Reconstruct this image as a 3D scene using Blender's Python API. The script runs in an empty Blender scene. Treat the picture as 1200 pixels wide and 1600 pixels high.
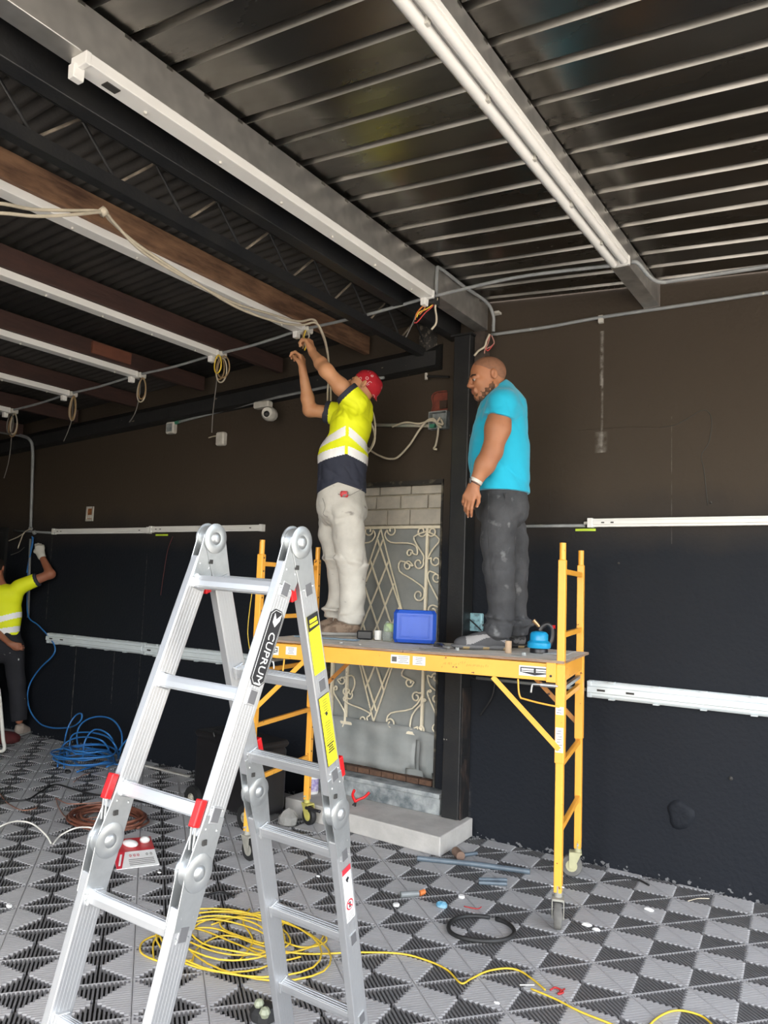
import bpy, bmesh, math, random
import numpy as np
from mathutils import Vector, Matrix
random.seed(7)
SC = bpy.context.scene
COL = SC.collection
PI = math.pi
# ---------------------------------------------------------------- camera
F = 1199.7
RT = Vector((.83608, .54773, .0)); CAMP = Vector((0, 0, 1.68))
yaw, pit, rol = math.radians(33.21409), math.radians(5.47897), math.radians(2.0806)
FW = Vector((-math.sin(yaw)*math.cos(pit), math.cos(yaw)*math.cos(pit), math.sin(pit)))
_r = Vector((math.cos(yaw), math.sin(yaw), 0)); _u = _r.cross(FW)
RT = _r*math.cos(rol)+_u*math.sin(rol); UP = RT.cross(FW)
cam = bpy.data.cameras.new('camera'); camo = bpy.data.objects.new('camera', cam); COL.objects.link(camo)
cam.sensor_fit = 'VERTICAL'; cam.sensor_height = 24; cam.sensor_width = 18; cam.lens = F/1600*24; cam.clip_end = 200; cam.clip_start = .05
camo.matrix_world = Matrix(((RT.x, UP.x, -FW.x, CAMP.x), (RT.y, UP.y, -FW.y, CAMP.y), (RT.z, UP.z, -FW.z, CAMP.z), (0, 0, 0, 1)))
SC.camera = camo
SC.view_settings.view_transform = 'Standard'; SC.view_settings.look = 'None'; SC.view_settings.gamma = 1
SC.view_settings.use_curve_mapping = False
SC.view_settings.exposure = 1.4
# ---------------------------------------------------------------- sky and sun (the place is open at the front and on the right)
w = bpy.data.worlds.new('sky'); SC.world = w; w.use_nodes = True
nt = w.node_tree; nt.nodes.clear()
sky = nt.nodes.new('ShaderNodeTexSky'); sky.sky_type = 'NISHITA'; sky.sun_disc = False
sky.sun_elevation = math.radians(52); sky.sun_rotation = math.radians(150); sky.air_density = 1.2; sky.dust_density = 3.0; sky.ozone_density = 1.0
bg = nt.nodes.new('ShaderNodeBackground'); bg.inputs[1].default_value = .42
out = nt.nodes.new('ShaderNodeOutputWorld')
hs = nt.nodes.new('ShaderNodeHueSaturation'); hs.inputs['Saturation'].default_value = .62
nt.links.new(sky.outputs[0], hs.inputs['Color']); nt.links.new(hs.outputs[0], bg.inputs[0]); nt.links.new(bg.outputs[0], out.inputs[0])
sd = bpy.data.lights.new('sun', 'SUN'); sd.energy = 5.5; sd.angle = math.radians(3); sd.color = (1, .95, .88)
so = bpy.data.objects.new('sun', sd); COL.objects.link(so); so.location = (6, 8, 12)
so.rotation_euler = Vector((.35, .45, 1)).to_track_quat('Z', 'Y').to_euler()   # comes from behind the back wall

# ---------------------------------------------------------------- measuring helpers
def ray(x, y): return RT*((x-600)/F)+UP*((800-y)/F)+FW
def onplane(x, y, ax, v):
    d = ray(x, y); return CAMP+d*((v-CAMP[ax])/d[ax])
def fl(x, y, z=0.0): return onplane(x, y, 2, z)
WY = 4.93
def wl(x, y, Y=WY): return onplane(x, y, 1, Y)
def dp(x, y, d): return CAMP+ray(x, y)*d
# ---------------------------------------------------------------- materials
MATS = {}
def mat(name, col, rough=.6, metal=0., col2=None, scale=8., detail=4., bump=0., bscale=None, spec=.5, alpha=None, trans=0., stretch=None, contrast=(.35, .65), rvar=0., extra=None, coat=0., aniso=0., sheen=0.):
    if name in MATS: return MATS[name]
    m = bpy.data.materials.new(name); m.use_nodes = True; MATS[name] = m
    nt = m.node_tree; N = nt.nodes; L = nt.links; b = N['Principled BSDF']
    b.inputs['Base Color'].default_value = (*col, 1); b.inputs['Roughness'].default_value = rough; b.inputs['Metallic'].default_value = metal
    b.inputs['Specular IOR Level'].default_value = spec
    if trans: b.inputs['Transmission Weight'].default_value = trans; b.inputs['IOR'].default_value = 1.3
    if coat: b.inputs['Coat Weight'].default_value = coat
    if aniso: b.inputs['Anisotropic'].default_value = aniso
    if sheen: b.inputs['Sheen Weight'].default_value = sheen
    if alpha is not None: b.inputs['Alpha'].default_value = alpha
    tc = N.new('ShaderNodeTexCoord'); mp = N.new('ShaderNodeMapping'); L.new(tc.outputs['Object'], mp.inputs[0])
    if stretch: mp.inputs['Scale'].default_value = stretch
    nz = N.new('ShaderNodeTexNoise'); nz.inputs['Scale'].default_value = scale; nz.inputs['Detail'].default_value = detail; nz.inputs['Roughness'].default_value = .6
    L.new(mp.outputs[0], nz.inputs['Vector'])
    colsock = None
    c2 = col2 if col2 is not None else tuple(c*.82 for c in col)
    cr = N.new('ShaderNodeMapRange'); cr.inputs[1].default_value = contrast[0]; cr.inputs[2].default_value = contrast[1]
    L.new(nz.outputs[0], cr.inputs[0])
    mx = N.new('ShaderNodeMix'); mx.data_type = 'RGBA'; mx.inputs[6].default_value = (*col, 1); mx.inputs[7].default_value = (*c2, 1)
    L.new(cr.outputs[0], mx.inputs[0]); colsock = mx.outputs[2]
    if rvar:
        rr = N.new('ShaderNodeMapRange'); rr.inputs[3].default_value = max(0, rough-rvar); rr.inputs[4].default_value = min(1, rough+rvar)
        L.new(nz.outputs[0], rr.inputs[0]); L.new(rr.outputs[0], b.inputs['Roughness'])
    if extra: colsock = extra(nt, colsock, tc, b)
    L.new(colsock, b.inputs['Base Color'])
    if bump:
        n2 = N.new('ShaderNodeTexNoise'); n2.inputs['Scale'].default_value = bscale or scale*4; n2.inputs['Detail'].default_value = 3
        L.new(mp.outputs[0], n2.inputs['Vector'])
        bp = N.new('ShaderNodeBump'); bp.inputs['Strength'].default_value = bump; bp.inputs['Distance'].default_value = .01
        L.new(n2.outputs[0], bp.inputs['Height']); L.new(bp.outputs[0], b.inputs['Normal'])
    return m
def mmath(nt, op, a, b=None, c=None):
    n = nt.nodes.new('ShaderNodeMath'); n.operation = op
    for i, v in enumerate((a, b, c)):
        if v is None: continue
        if isinstance(v, (int, float)): n.inputs[i].default_value = v
        else: nt.links.new(v, n.inputs[i])
    return n.outputs[0]
def mmix(nt, f, a, b):
    n = nt.nodes.new('ShaderNodeMix'); n.data_type = 'RGBA'
    for s, v in ((0, f), (6, a), (7, b)):
        if isinstance(v, tuple): n.inputs[s].default_value = (*v, 1)
        elif isinstance(v, (int, float)): n.inputs[s].default_value = v
        else: nt.links.new(v, n.inputs[s])
    return n.outputs[2]
# worn-through spots: small chips of another colour
def chips(colr, scale=30., thr=.68, stretch=(1, 1, 1), soft=.02):
    def f(nt, cs, tc, b):
        mp = nt.nodes.new('ShaderNodeMapping'); mp.inputs['Scale'].default_value = stretch; nt.links.new(tc.outputs['Object'], mp.inputs[0])
        n = nt.nodes.new('ShaderNodeTexNoise'); n.inputs['Scale'].default_value = scale; n.inputs['Detail'].default_value = 5
        nt.links.new(mp.outputs[0], n.inputs['Vector'])
        r = nt.nodes.new('ShaderNodeMapRange'); r.inputs[1].default_value = thr; r.inputs[2].default_value = thr+soft; nt.links.new(n.outputs[0], r.inputs[0])
        return mmix(nt, r.outputs[0], cs, colr)
    return f
# ---------------------------------------------------------------- mesh builder
class MB:
    def __init__(s): s.v = []; s.f = []; s.m = []
    def add(s, vs, fs, mi=0):
        o = len(s.v); s.v += [tuple(v) for v in vs]; s.f += [tuple(i+o for i in f) for f in fs]; s.m += [mi]*len(fs); return s
    def box(s, c, size, rot=None, mi=0):
        hx, hy, hz = size[0]/2, size[1]/2, size[2]/2; c = Vector(c)
        vs = [Vector((x*hx, y*hy, z*hz)) for x in (-1, 1) for y in (-1, 1) for z in (-1, 1)]
        if rot is not None: vs = [rot @ v for v in vs]
        return s.add([c+v for v in vs], [(0, 1, 3, 2), (4, 6, 7, 5), (0, 4, 5, 1), (2, 3, 7, 6), (0, 2, 6, 4), (1, 5, 7, 3)], mi)
    def bb(s, a, b, mi=0):
        return s.box([(a[i]+b[i])/2 for i in range(3)], [abs(b[i]-a[i]) for i in range(3)], None, mi)
    def cbox(s, c, size, ch, rot=None, mi=0):   # box with chamfered vertical edges and rims
        hx, hy, hz = size[0]/2, size[1]/2, size[2]/2; c = Vector(c); R = []
        def ring(k, z):
            x, y = hx-k, hy-k
            return [(x, -y+ch, z), (x, y-ch, z), (x-ch, y, z), (-x+ch, y, z), (-x, y-ch, z), (-x, -y+ch, z), (-x+ch, -y, z), (x-ch, -y, z)]
        vs = ring(ch*.6, -hz)+ring(0, -hz+ch)+ring(0, hz-ch)+ring(ch*.6, hz)
        vs = [Vector(v) for v in vs]
        if rot is not None: vs = [rot @ v for v in vs]
        fs = [tuple(range(7, -1, -1)), tuple(range(24, 32))]
        for k in range(3):
            for i in range(8): fs.append((k*8+i, k*8+(i+1) % 8, k*8+8+(i+1) % 8, k*8+8+i))
        return s.add([c+v for v in vs], fs, mi)
    def bar(s, p0, p1, w, h, up=(0, 0, 1), mi=0):   # rectangular bar between points; w across, h along up
        p0, p1 = Vector(p0), Vector(p1); d = (p1-p0); L = d.length; d.normalize(); u = Vector(up); x = d.cross(u)
        if x.length < 1e-5: x = d.orthogonal()
        x.normalize(); u = x.cross(d).normalized()
        vs = [p0+d*(L*t)+x*(a*w/2)+u*(b*h/2) for t in (0, 1) for a, b in ((-1, -1), (1, -1), (1, 1), (-1, 1))]
        return s.add(vs, [(3, 2, 1, 0), (4, 5, 6, 7), (0, 1, 5, 4), (1, 2, 6, 5), (2, 3, 7, 6), (3, 0, 4, 7)], mi)
    def tube(s, pts, r, n=8, closed=False, mi=0, caps=True):
        pts = [Vector(p) for p in pts]; m = len(pts); vs = []; fs = []
        T = []
        for i in range(m):
            a = pts[(i-1) % m] if (closed or i > 0) else pts[i]; b = pts[(i+1) % m] if (closed or i < m-1) else pts[i]
            t = b-a; T.append(t.normalized() if t.length > 1e-9 else Vector((0, 0, 1)))
        nrm = T[0].orthogonal().normalized()
        for i in range(m):
            nrm = nrm-T[i]*nrm.dot(T[i]); nrm = nrm.normalized() if nrm.length > 1e-6 else T[i].orthogonal().normalized()
            bn = T[i].cross(nrm); rr = r[i] if isinstance(r, (list, tuple)) else r
            for k in range(n):
                a = 2*PI*k/n; vs.append(pts[i]+nrm*(math.cos(a)*rr)+bn*(math.sin(a)*rr))
        for i in range(m if closed else m-1):
            j = (i+1) % m
            for k in range(n): fs.append((i*n+k, i*n+(k+1) % n, j*n+(k+1) % n, j*n+k))
        if caps and not closed: fs += [tuple(range(n-1, -1, -1)), tuple(range((m-1)*n, m*n))]
        return s.add(vs, fs, mi)
    def cyl(s, p0, p1, r, r2=None, n=16, mi=0): return s.tube([p0, p1], [r, r if r2 is None else r2], n, mi=mi)
    def lathe(s, prof, c=(0, 0, 0), n=20, axis=None, mi=0):   # prof: (r, z)
        c = Vector(c); q = Vector((0, 0, 1)).rotation_difference(Vector(axis)).to_matrix() if axis is not None else None
        vs = []; fs = []
        for r, z in prof:
            for k in range(n):
                a = 2*PI*k/n; v = Vector((r*math.cos(a), r*math.sin(a), z)); vs.append(c+(q @ v if q else v))
        for i in range(len(prof)-1):
            for k in range(n): fs.append((i*n+k, i*n+(k+1) % n, (i+1)*n+(k+1) % n, (i+1)*n+k))
        fs += [tuple(range(n-1, -1, -1)), tuple(range((len(prof)-1)*n, len(prof)*n))]
        return s.add(vs, fs, mi)
    def prism(s, poly, vec, mi=0):   # poly: list of 3D points (planar), extruded by vec
        n = len(poly); v = Vector(vec); P = [Vector(p) for p in poly]
        return s.add(P+[p+v for p in P], [tuple(range(n-1, -1, -1)), tuple(range(n, 2*n))]+[(i, (i+1) % n, n+(i+1) % n, n+i) for i in range(n)], mi)
    def ball(s, c, r, n=8, mi=0, sq=(1, 1, 1)):
        c = Vector(c); vs = []; fs = []; m = n//2
        for i in range(1, m):
            a = PI*i/m
            for k in range(n): vs.append((c.x+r*sq[0]*math.sin(a)*math.cos(2*PI*k/n), c.y+r*sq[1]*math.sin(a)*math.sin(2*PI*k/n), c.z+r*sq[2]*math.cos(a)))
        vs += [(c.x, c.y, c.z+r*sq[2]), (c.x, c.y, c.z-r*sq[2])]; t = len(vs)-2
        for i in range(m-2):
            for k in range(n): fs.append((i*n+k, (i+1)*n+k, (i+1)*n+(k+1) % n, i*n+(k+1) % n))
        for k in range(n): fs.append((t, k, (k+1) % n)); fs.append((t+1, (m-2)*n+(k+1) % n, (m-2)*n+k))
        return s.add(vs, fs, mi)
    def build(s, name, mats, parent=None, smooth=False, bevel=0., tag=None):
        o0 = Vector((0, 0, 0)); p = parent
        while p is not None: o0 += p.location; p = p.parent
        me = bpy.data.meshes.new(name); me.from_pydata([(v[0]-o0.x, v[1]-o0.y, v[2]-o0.z) for v in s.v], [], s.f)
        for m in (mats if isinstance(mats, (list, tuple)) else [mats]): me.materials.append(m)
        if any(s.m): me.polygons.foreach_set('material_index', s.m)
        me.validate(); me.update()
        bm = bmesh.new(); bm.from_mesh(me); bmesh.ops.recalc_face_normals(bm, faces=bm.faces); bm.to_mesh(me); bm.free()
        if smooth:
            me.polygons.foreach_set('use_smooth', [True]*len(me.polygons))
            if smooth != 'all':
                try: me.set_sharp_from_angle(angle=math.radians(40))
                except Exception: pass
        o = bpy.data.objects.new(name, me); COL.objects.link(o); o.parent = parent
        if bevel:
            b = o.modifiers.new('bevel', 'BEVEL'); b.width = bevel; b.segments = 2; b.limit_method = 'ANGLE'
        return o
def thing(name, label, cat, loc, group=None):
    o = bpy.data.objects.new(name, None); COL.objects.link(o); o.location = loc; o.empty_display_size = .1
    o['label'] = label; o['category'] = cat
    if group: o['group'] = group
    return o
def tag(o, label, cat, group=None):
    o['label'] = label; o['category'] = cat
    if group: o['group'] = group
    return o
def rebase(o, p):      # move a single-mesh thing's origin to its base
    p = Vector(p); o.data.transform(Matrix.Translation(-p)); o.location = p; return o
def struct(o): o['kind'] = 'structure'; return o
def spline(P, k=6, closed=False):
    P = [Vector(p) for p in P]; n = len(P); out = []
    for i in range(n if closed else n-1):
        if closed: a, b, c, d = P[(i-1) % n], P[i], P[(i+1) % n], P[(i+2) % n]
        else: a, b, c, d = P[max(i-1, 0)], P[i], P[i+1], P[min(i+2, n-1)]
        for j in range(k):
            t = j/k; out.append(.5*((2*b)+(c-a)*t+(2*a-5*b+4*c-d)*t*t+(3*b-a-3*c+d)*t*t*t))
    if not closed: out.append(P[-1])
    return out
def wire(name, pts, r, m, parent=None, n=6, k=6):
    return MB().tube(spline(pts, k), r, n).build(name, m, parent, smooth='all')
def text_mesh(txt, size, origin, xdir, ydir, m, name, parent, ext=.0006, cx='CENTER', shear=0.):
    cu = bpy.data.curves.new('lettering', 'FONT'); cu.body = txt; cu.size = size; cu.extrude = ext; cu.align_x = cx; cu.align_y = 'CENTER'; cu.shear = shear; cu.resolution_u = 2
    to = bpy.data.objects.new('lettering', cu); COL.objects.link(to)
    bpy.context.view_layer.update()
    me = bpy.data.meshes.new_from_object(to.evaluated_get(bpy.context.evaluated_depsgraph_get()))
    bpy.data.objects.remove(to)
    x = Vector(xdir).normalized(); y = Vector(ydir).normalized(); z = x.cross(y); o0 = Vector((0, 0, 0)); p = parent
    while p is not None: o0 += p.location; p = p.parent
    o = Vector(origin)-o0
    me.transform(Matrix(((x.x, y.x, z.x, o.x), (x.y, y.y, z.y, o.y), (x.z, y.z, z.z, o.z), (0, 0, 0, 1))))
    me.materials.clear(); me.materials.append(m)
    ob = bpy.data.objects.new(name, me); COL.objects.link(ob); ob.parent = parent; return ob
# ================================================================ materials used in many places
def wall_extra(nt, cs, tc, b):
    sx = nt.nodes.new('ShaderNodeSeparateXYZ'); nt.links.new(tc.outputs['Object'], sx.inputs[0])
    X, Z = sx.outputs[0], sx.outputs[2]
    n = nt.nodes.new('ShaderNodeTexNoise'); n.inputs['Scale'].default_value = 3.; n.inputs['Detail'].default_value = 6; nt.links.new(tc.outputs['Object'], n.inputs['Vector'])
    # bluer black low on the wall, browner black above, with a wavering limit
    zz = mmath(nt, 'ADD', Z, mmath(nt, 'MULTIPLY', n.outputs[0], .25))
    r = nt.nodes.new('ShaderNodeMapRange'); r.inputs[1].default_value = 2.05; r.inputs[2].default_value = 2.5; nt.links.new(zz, r.inputs[0])
    up = mmix(nt, r.outputs[0], (.0085, .0115, .0175), (.058, .044, .031))
    cs = mmix(nt, .8, cs, up)
    n2 = nt.nodes.new('ShaderNodeTexNoise'); n2.inputs['Scale'].default_value = 26.; n2.inputs['Detail'].default_value = 8; nt.links.new(tc.outputs['Object'], n2.inputs['Vector'])
    # vertical drips of pale dust  (x, z0, z1, half width, strength)
    for x0, z0, z1, hw, st in ((-1.545, 3.05, 3.42, .016, .75), (-1.54, 2.6, 3.1, .010, .55), (-1.545, 2.6, 2.74, .045, .5), (-2.49, .1, .35, .07, .4), (-6.9, .0, .95, .008, .5), (-6.3, .45, .95, .005, .5), (-5.92, .2, 1.9, .004, .35), (-1.1, 2.0, 2.8, .004, .18), (-7.45, 1.2, 2.1, .012, .2)):
        dx = mmath(nt, 'ABSOLUTE', mmath(nt, 'SUBTRACT', X, x0)); a = mmath(nt, 'SUBTRACT', 1., mmath(nt, 'MINIMUM', mmath(nt, 'DIVIDE', dx, hw), 1.))
        inz = mmath(nt, 'MULTIPLY', mmath(nt, 'GREATER_THAN', Z, z0), mmath(nt, 'LESS_THAN', Z, z1))
        f = mmath(nt, 'MULTIPLY', mmath(nt, 'MULTIPLY', a, inz), mmath(nt, 'MULTIPLY', mmath(nt, 'MAXIMUM', mmath(nt, 'SUBTRACT', mmath(nt, 'MULTIPLY', n2.outputs[0], 3.2), 1.1), 0.), st))
        cs = mmix(nt, f, cs, (.35, .33, .3))
    # scuffs and dust along the foot of the wall, specks
    r2 = nt.nodes.new('ShaderNodeMapRange'); r2.inputs[1].default_value = .0; r2.inputs[2].default_value = .09; r2.inputs[3].default_value = .74; r2.inputs[4].default_value = .48; nt.links.new(Z, r2.inputs[0])
    f2 = mmath(nt, 'MULTIPLY', mmath(nt, 'GREATER_THAN', n2.outputs[0], mmath(nt, 'SUBTRACT', 1.3, r2.outputs[0])), .5)
    cs = mmix(nt, f2, cs, (.3, .3, .3))
    n3 = nt.nodes.new('ShaderNodeTexNoise'); n3.inputs['Scale'].default_value = 9.; n3.inputs['Detail'].default_value = 9; n3.inputs['Roughness'].default_value = .75; nt.links.new(tc.outputs['Object'], n3.inputs['Vector'])
    cs = mmix(nt, mmath(nt, 'MULTIPLY', mmath(nt, 'GREATER_THAN', n3.outputs[0], .735), .35), cs, (.25, .24, .22))
    return cs
M_wall = mat('black_wall_paint', (.013, .012, .0115), .7, col2=(.02, .0175, .015), scale=1.6, detail=8, bump=.35, bscale=40, spec=.22, extra=wall_extra)
M_black = mat('black_steel_paint', (.010, .011, .013), .42, col2=(.018, .018, .018), scale=6, bump=.12, bscale=60, spec=.5, extra=chips((.3, .28, .25), 18, .74))
M_galv = mat('galvanised_steel', (.68, .66, .63), .40, .9, col2=(.50, .49, .47), scale=7, detail=2, rvar=.1, bump=.03, bscale=20, extra=chips((.75, .76, .76), 40, .76))
M_roof = mat('bare_roof_sheet', (.24, .225, .20), .27, 1., col2=(.13, .125, .115), scale=2.2, detail=6, rvar=.10, bump=.10, bscale=3.5, stretch=(.35, 1, 1))
M_rooflip = mat('lightened_roof_metal', (.33, .315, .29), .34, 1., col2=(.24, .23, .21), scale=3, rvar=.08)  # rib walls: the light they catch is put into a lighter metal colour
M_darkroof = mat('weathered_corrugated_roof', (.018, .016, .014), .7, .1, col2=(.032, .028, .024), scale=5, bump=.3)
M_wood = mat('old_joist_wood', (.24, .13, .07), .7, col2=(.075, .036, .02), scale=5, detail=6, stretch=(4, .7, 4), bump=.25, bscale=14)
M_wooddark = mat('stained_joist_wood', (.050, .021, .015), .72, col2=(.028, .012, .009), scale=5, detail=6, stretch=(4, .7, 4), bump=.2, bscale=14)
M_woodred = mat('red_brown_board', (.16, .055, .03), .7, col2=(.12, .04, .022), scale=8, stretch=(4, 1, 4))
M_white = mat('white_enamel', (.80, .79, .76), .38, col2=(.72, .71, .68), scale=3, contrast=(.2, .8))
M_whitedirty = mat('dusty_white_plastic', (.62, .60, .55), .5, col2=(.45, .43, .38), scale=9)
M_greyplastic = mat('pale_grey_plastic', (.60, .65, .67), .3, col2=(.52, .56, .58), scale=6)
M_clearcover = mat('frosted_lamp_cover', (.74, .80, .82), .25, col2=(.68, .74, .76), scale=6)
M_pvc = mat('grey_pvc_conduit', (.27, .28, .28), .4, col2=(.21, .22, .225), scale=12, extra=chips((.5, .48, .42), 22, .7))
M_pvcblue = mat('blue_grey_pvc', (.12, .155, .185), .35, col2=(.09, .115, .14), scale=12)
M_concrete = mat('pale_concrete', (.52, .50, .47), .85, col2=(.42, .405, .38), scale=6, detail=8, bump=.3, bscale=30)
M_sill = mat('smeared_grey_render', (.36, .38, .38), .8, col2=(.10, .12, .13), scale=9, detail=8, bump=.3, bscale=40)
M_block = mat('grey_block', (.50, .46, .39), .85, col2=(.40, .37, .32), scale=10, bump=.3)
M_mortar = mat('light_mortar', (.46, .41, .31), .9, col2=(.30, .27, .21), scale=20, bump=.3)
M_gate = mat('cream_gate_paint', (.88, .80, .62), .5, col2=(.78, .70, .54), scale=14, extra=chips((.10, .09, .07), 20, .69))
M_gatesheet = mat('grey_gate_sheet', (.33, .34, .33), .55, .1, col2=(.25, .27, .265), scale=4, detail=6, bump=.25, bscale=5)
M_brick = mat('raw_red_brick', (.22, .05, .03), .9, col2=(.13, .035, .025), scale=18, bump=.4)
M_brickbrown = mat('brown_brick', (.14, .075, .045), .9, col2=(.08, .045, .03), scale=18, bump=.4)
M_orange = mat('orange_scaffold_paint', (.92, .44, .055), .4, col2=(.88, .39, .045), scale=4, extra=chips((.16, .06, .02), 34, .69), spec=.5)
M_orangedark = mat('dusty_orange_paint', (.62, .26, .05), .55, col2=(.5, .22, .06), scale=8, extra=chips((.1, .05, .03), 30, .62))
M_alu = mat('brushed_aluminium', (.64, .65, .66), .38, .8, col2=(.58, .59, .60), scale=4, rvar=.06, stretch=(1, 1, .15), bump=.02, bscale=60)
M_zinc = mat('zinc_hinge_steel', (.56, .58, .585), .36, .8, col2=(.46, .48, .485), scale=14, rvar=.08)
M_red = mat('red_plastic', (.70, .01, .015), .35, col2=(.6, .01, .012), scale=10)
M_darkhole = mat('dark_recess', (.04, .038, .035), .7)
M_ply = mat('worn_plywood', (.84, .79, .72), .8, col2=(.66, .61, .55), scale=7, detail=8, stretch=(.6, 2, 1), spec=.15, extra=chips((.86, .83, .78), 12, .62, (1, 2, 1), .05))
M_plyedge = mat('plywood_edge', (.20, .12, .08), .8, col2=(.36, .26, .19), scale=30, stretch=(.4, .4, 8))
M_rubber = mat('black_rubber', (.012, .012, .012), .6, col2=(.02, .02, .02), scale=10)
M_dustyrubber = mat('dusty_rubber', (.16, .155, .14), .85, col2=(.09, .085, .08), scale=10)
M_blackplastic = mat('black_plastic', (.012, .012, .014), .35, col2=(.02, .02, .022), scale=5)
M_ink = mat('black_print', (.015, .015, .018), .5)
M_paper = mat('white_sticker', (.80, .80, .78), .5, col2=(.72, .72, .70), scale=8)
M_yellowst = mat('yellow_sticker', (.90, .82, .02), .45, col2=(.86, .76, .02), scale=8)
M_redst = mat('red_print', (.62, .03, .05), .5)
M_cable = mat('cream_cable', (.52, .46, .36), .5, col2=(.44, .39, .30), scale=20)
M_cableold = mat('brown_cable', (.36, .24, .12), .5, col2=(.26, .17, .08), scale=20)
M_cablegrey = mat('grey_cable', (.12, .11, .10), .5)
M_cableorange = mat('orange_wire', (.60, .17, .03), .4)
M_cablered = mat('red_wire', (.45, .03, .03), .4)
M_cablewhite = mat('white_wire', (.74, .72, .66), .4)
M_cableblue = mat('blue_cable', (.035, .20, .52), .35, col2=(.03, .15, .42), scale=10)
M_cableyellow = mat('yellow_cable', (.72, .50, .04), .4, col2=(.62, .42, .04), scale=20)
M_copper = mat('copper_brown_wire', (.20, .075, .045), .45, col2=(.12, .04, .025), scale=20)
M_tile = mat('grey_floor_tile_plastic', (.40, .395, .395), .45, col2=(.35, .345, .345), scale=5, detail=5)
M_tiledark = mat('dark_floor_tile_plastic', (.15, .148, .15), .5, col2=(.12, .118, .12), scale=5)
M_slab = mat('dark_floor_slab', (.022, .020, .019), .9, col2=(.035, .032, .03), scale=12)
M_outer = mat('sunlit_paving', (.46, .42, .36), .9, col2=(.38, .35, .30), scale=2, bump=.2)
M_hivis = mat('yellow_tape', (.55, .75, .05), .5)

# ================================================================ floor
PH = math.radians(49.751); TS = .28722; TO = Vector((-1.1605, 3.651, 0))
TA = Vector((math.cos(PH), math.sin(PH), 0)); TB = Vector((-math.sin(PH), math.cos(PH), 0))
XL, XR, YF, YB = -8.95, 2.2, -1.4, WY
floor = MB().bb((XL, YF, -.12), (XR, YB, -.018)).build('floor', M_slab); struct(floor)
def tile_parts():
    mb = MB(); h0, h1 = -.018, 0.; S = TS; g = .0012; bw = .004
    for a in (0, 1):
        for sg in (-1, 1):
            c = sg*(S/2-g-bw/2); L = S-2*g
            mb.box((0, c, (h0+h1)/2-.0005), (L, bw, h1-h0-.001)) if a == 0 else mb.box((c, 0, (h0+h1)/2-.0005), (bw, L-2*bw, h1-h0-.001))
    n = 16; p = (S-2*g-2*bw)/n; rw = p*.5; rl = p*.86
    for i in range(n):
        u = -S/2+g+bw+p*(i+.5); H = abs(u)+rw/2     # ribs run along B where |b|>|a| (toward the A edges), along A elsewhere
        e = S/2-g-bw
        if H < e:
            for sg in (-1, 1):
                lo, hi = sorted((sg*H, sg*e))
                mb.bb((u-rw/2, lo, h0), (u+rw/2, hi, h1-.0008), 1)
                mb.bb((lo, u-rl/2, h0), (hi, u+rl/2, h1))
    return mb
tm = tile_parts()
NT = [Vector(v) for v in tm.v]
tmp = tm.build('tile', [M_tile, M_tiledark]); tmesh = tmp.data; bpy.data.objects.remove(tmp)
cells = []
for i in range(-30, 22):
    for j in range(-30, 22):
        c = TO+TA*((i+.5)*TS)+TB*((j+.5)*TS)
        cor = [c+TA*(a*TS/2)+TB*(b*TS/2) for a in (-1, 1) for b in (-1, 1)]
        if max(q.x for q in cor) > XR-.3 or min(q.y for q in cor) > WY-.01 or min(q.x for q in cor) < XL+.2 or c.y < .2: continue
        if c.x > -4.1 and c.x < -2.45 and c.y > 4.75: continue
        q = c-CAMP; dz = q.dot(FW)
        if dz < .5: continue
        px = 600+F*q.dot(RT)/dz; py = 800-F*q.dot(UP)/dz
        if px < -450 or px > 1650 or py > 2300: continue
        cells.append((dz, c, max(q.y for q in cor) > WY-.002))
cells.sort(key=lambda t: t[0])
rotM = Matrix.Rotation(PH, 4, 'Z')
full = [c for c in cells if not c[2]]; cut = [c for c in cells if c[2]]
for k, (dz, c, _) in enumerate(full[:296]):
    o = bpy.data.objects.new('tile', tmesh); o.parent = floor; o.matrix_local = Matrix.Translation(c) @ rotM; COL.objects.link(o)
mb = MB()
for dz, c, _ in full[296:]:
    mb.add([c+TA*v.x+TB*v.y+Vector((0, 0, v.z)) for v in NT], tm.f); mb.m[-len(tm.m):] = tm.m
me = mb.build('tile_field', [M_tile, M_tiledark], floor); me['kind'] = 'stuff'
mb = MB()
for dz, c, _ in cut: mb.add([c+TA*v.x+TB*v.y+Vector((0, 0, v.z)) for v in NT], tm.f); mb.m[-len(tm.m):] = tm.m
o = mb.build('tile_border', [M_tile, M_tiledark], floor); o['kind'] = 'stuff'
bm = bmesh.new(); bm.from_mesh(o.data)
bmesh.ops.bisect_plane(bm, geom=bm.verts[:]+bm.edges[:]+bm.faces[:], plane_co=(0, WY-.012, 0), plane_no=(0, 1, 0), clear_outer=True); bm.to_mesh(o.data); bm.free()
gnd = MB().bb((-40, -45, -.2), (45, 40, -.125)).build('floor_outside', M_outer); struct(gnd)

# ================================================================ walls
DX0, DX1, DZ0, DZ1 = -3.705, -2.722, .27, 2.455
mb = MB()
mb.bb((XL-.15, WY, -.1), (DX0, WY+.2, 3.95)); mb.bb((DX1, WY, -.1), (XR, WY+.2, 3.95)); mb.bb((DX0, WY, DZ1), (DX1, WY+.2, 3.95)); mb.bb((DX0, WY, -.1), (DX1, WY+.2, DZ0))
wall = struct(mb.build('wall_back', M_wall))
P0 = wl(1063, 1273)
mb = MB(); R_ = [(1, .0), (.92, .008), (.6, .014), (.25, .009)]
vs = []; fs = []; n = 18
for q, (s, hh) in enumerate(R_):
    for k in range(n):
        a = 2*PI*k/n; jit = 1+.1*math.sin(3*a+1)+.06*math.sin(5*a)
        vs.append((P0.x+.075*s*jit*math.cos(a), WY-hh-.002*math.sin(7*a+q), P0.z+.085*s*jit*math.sin(a)))
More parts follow.
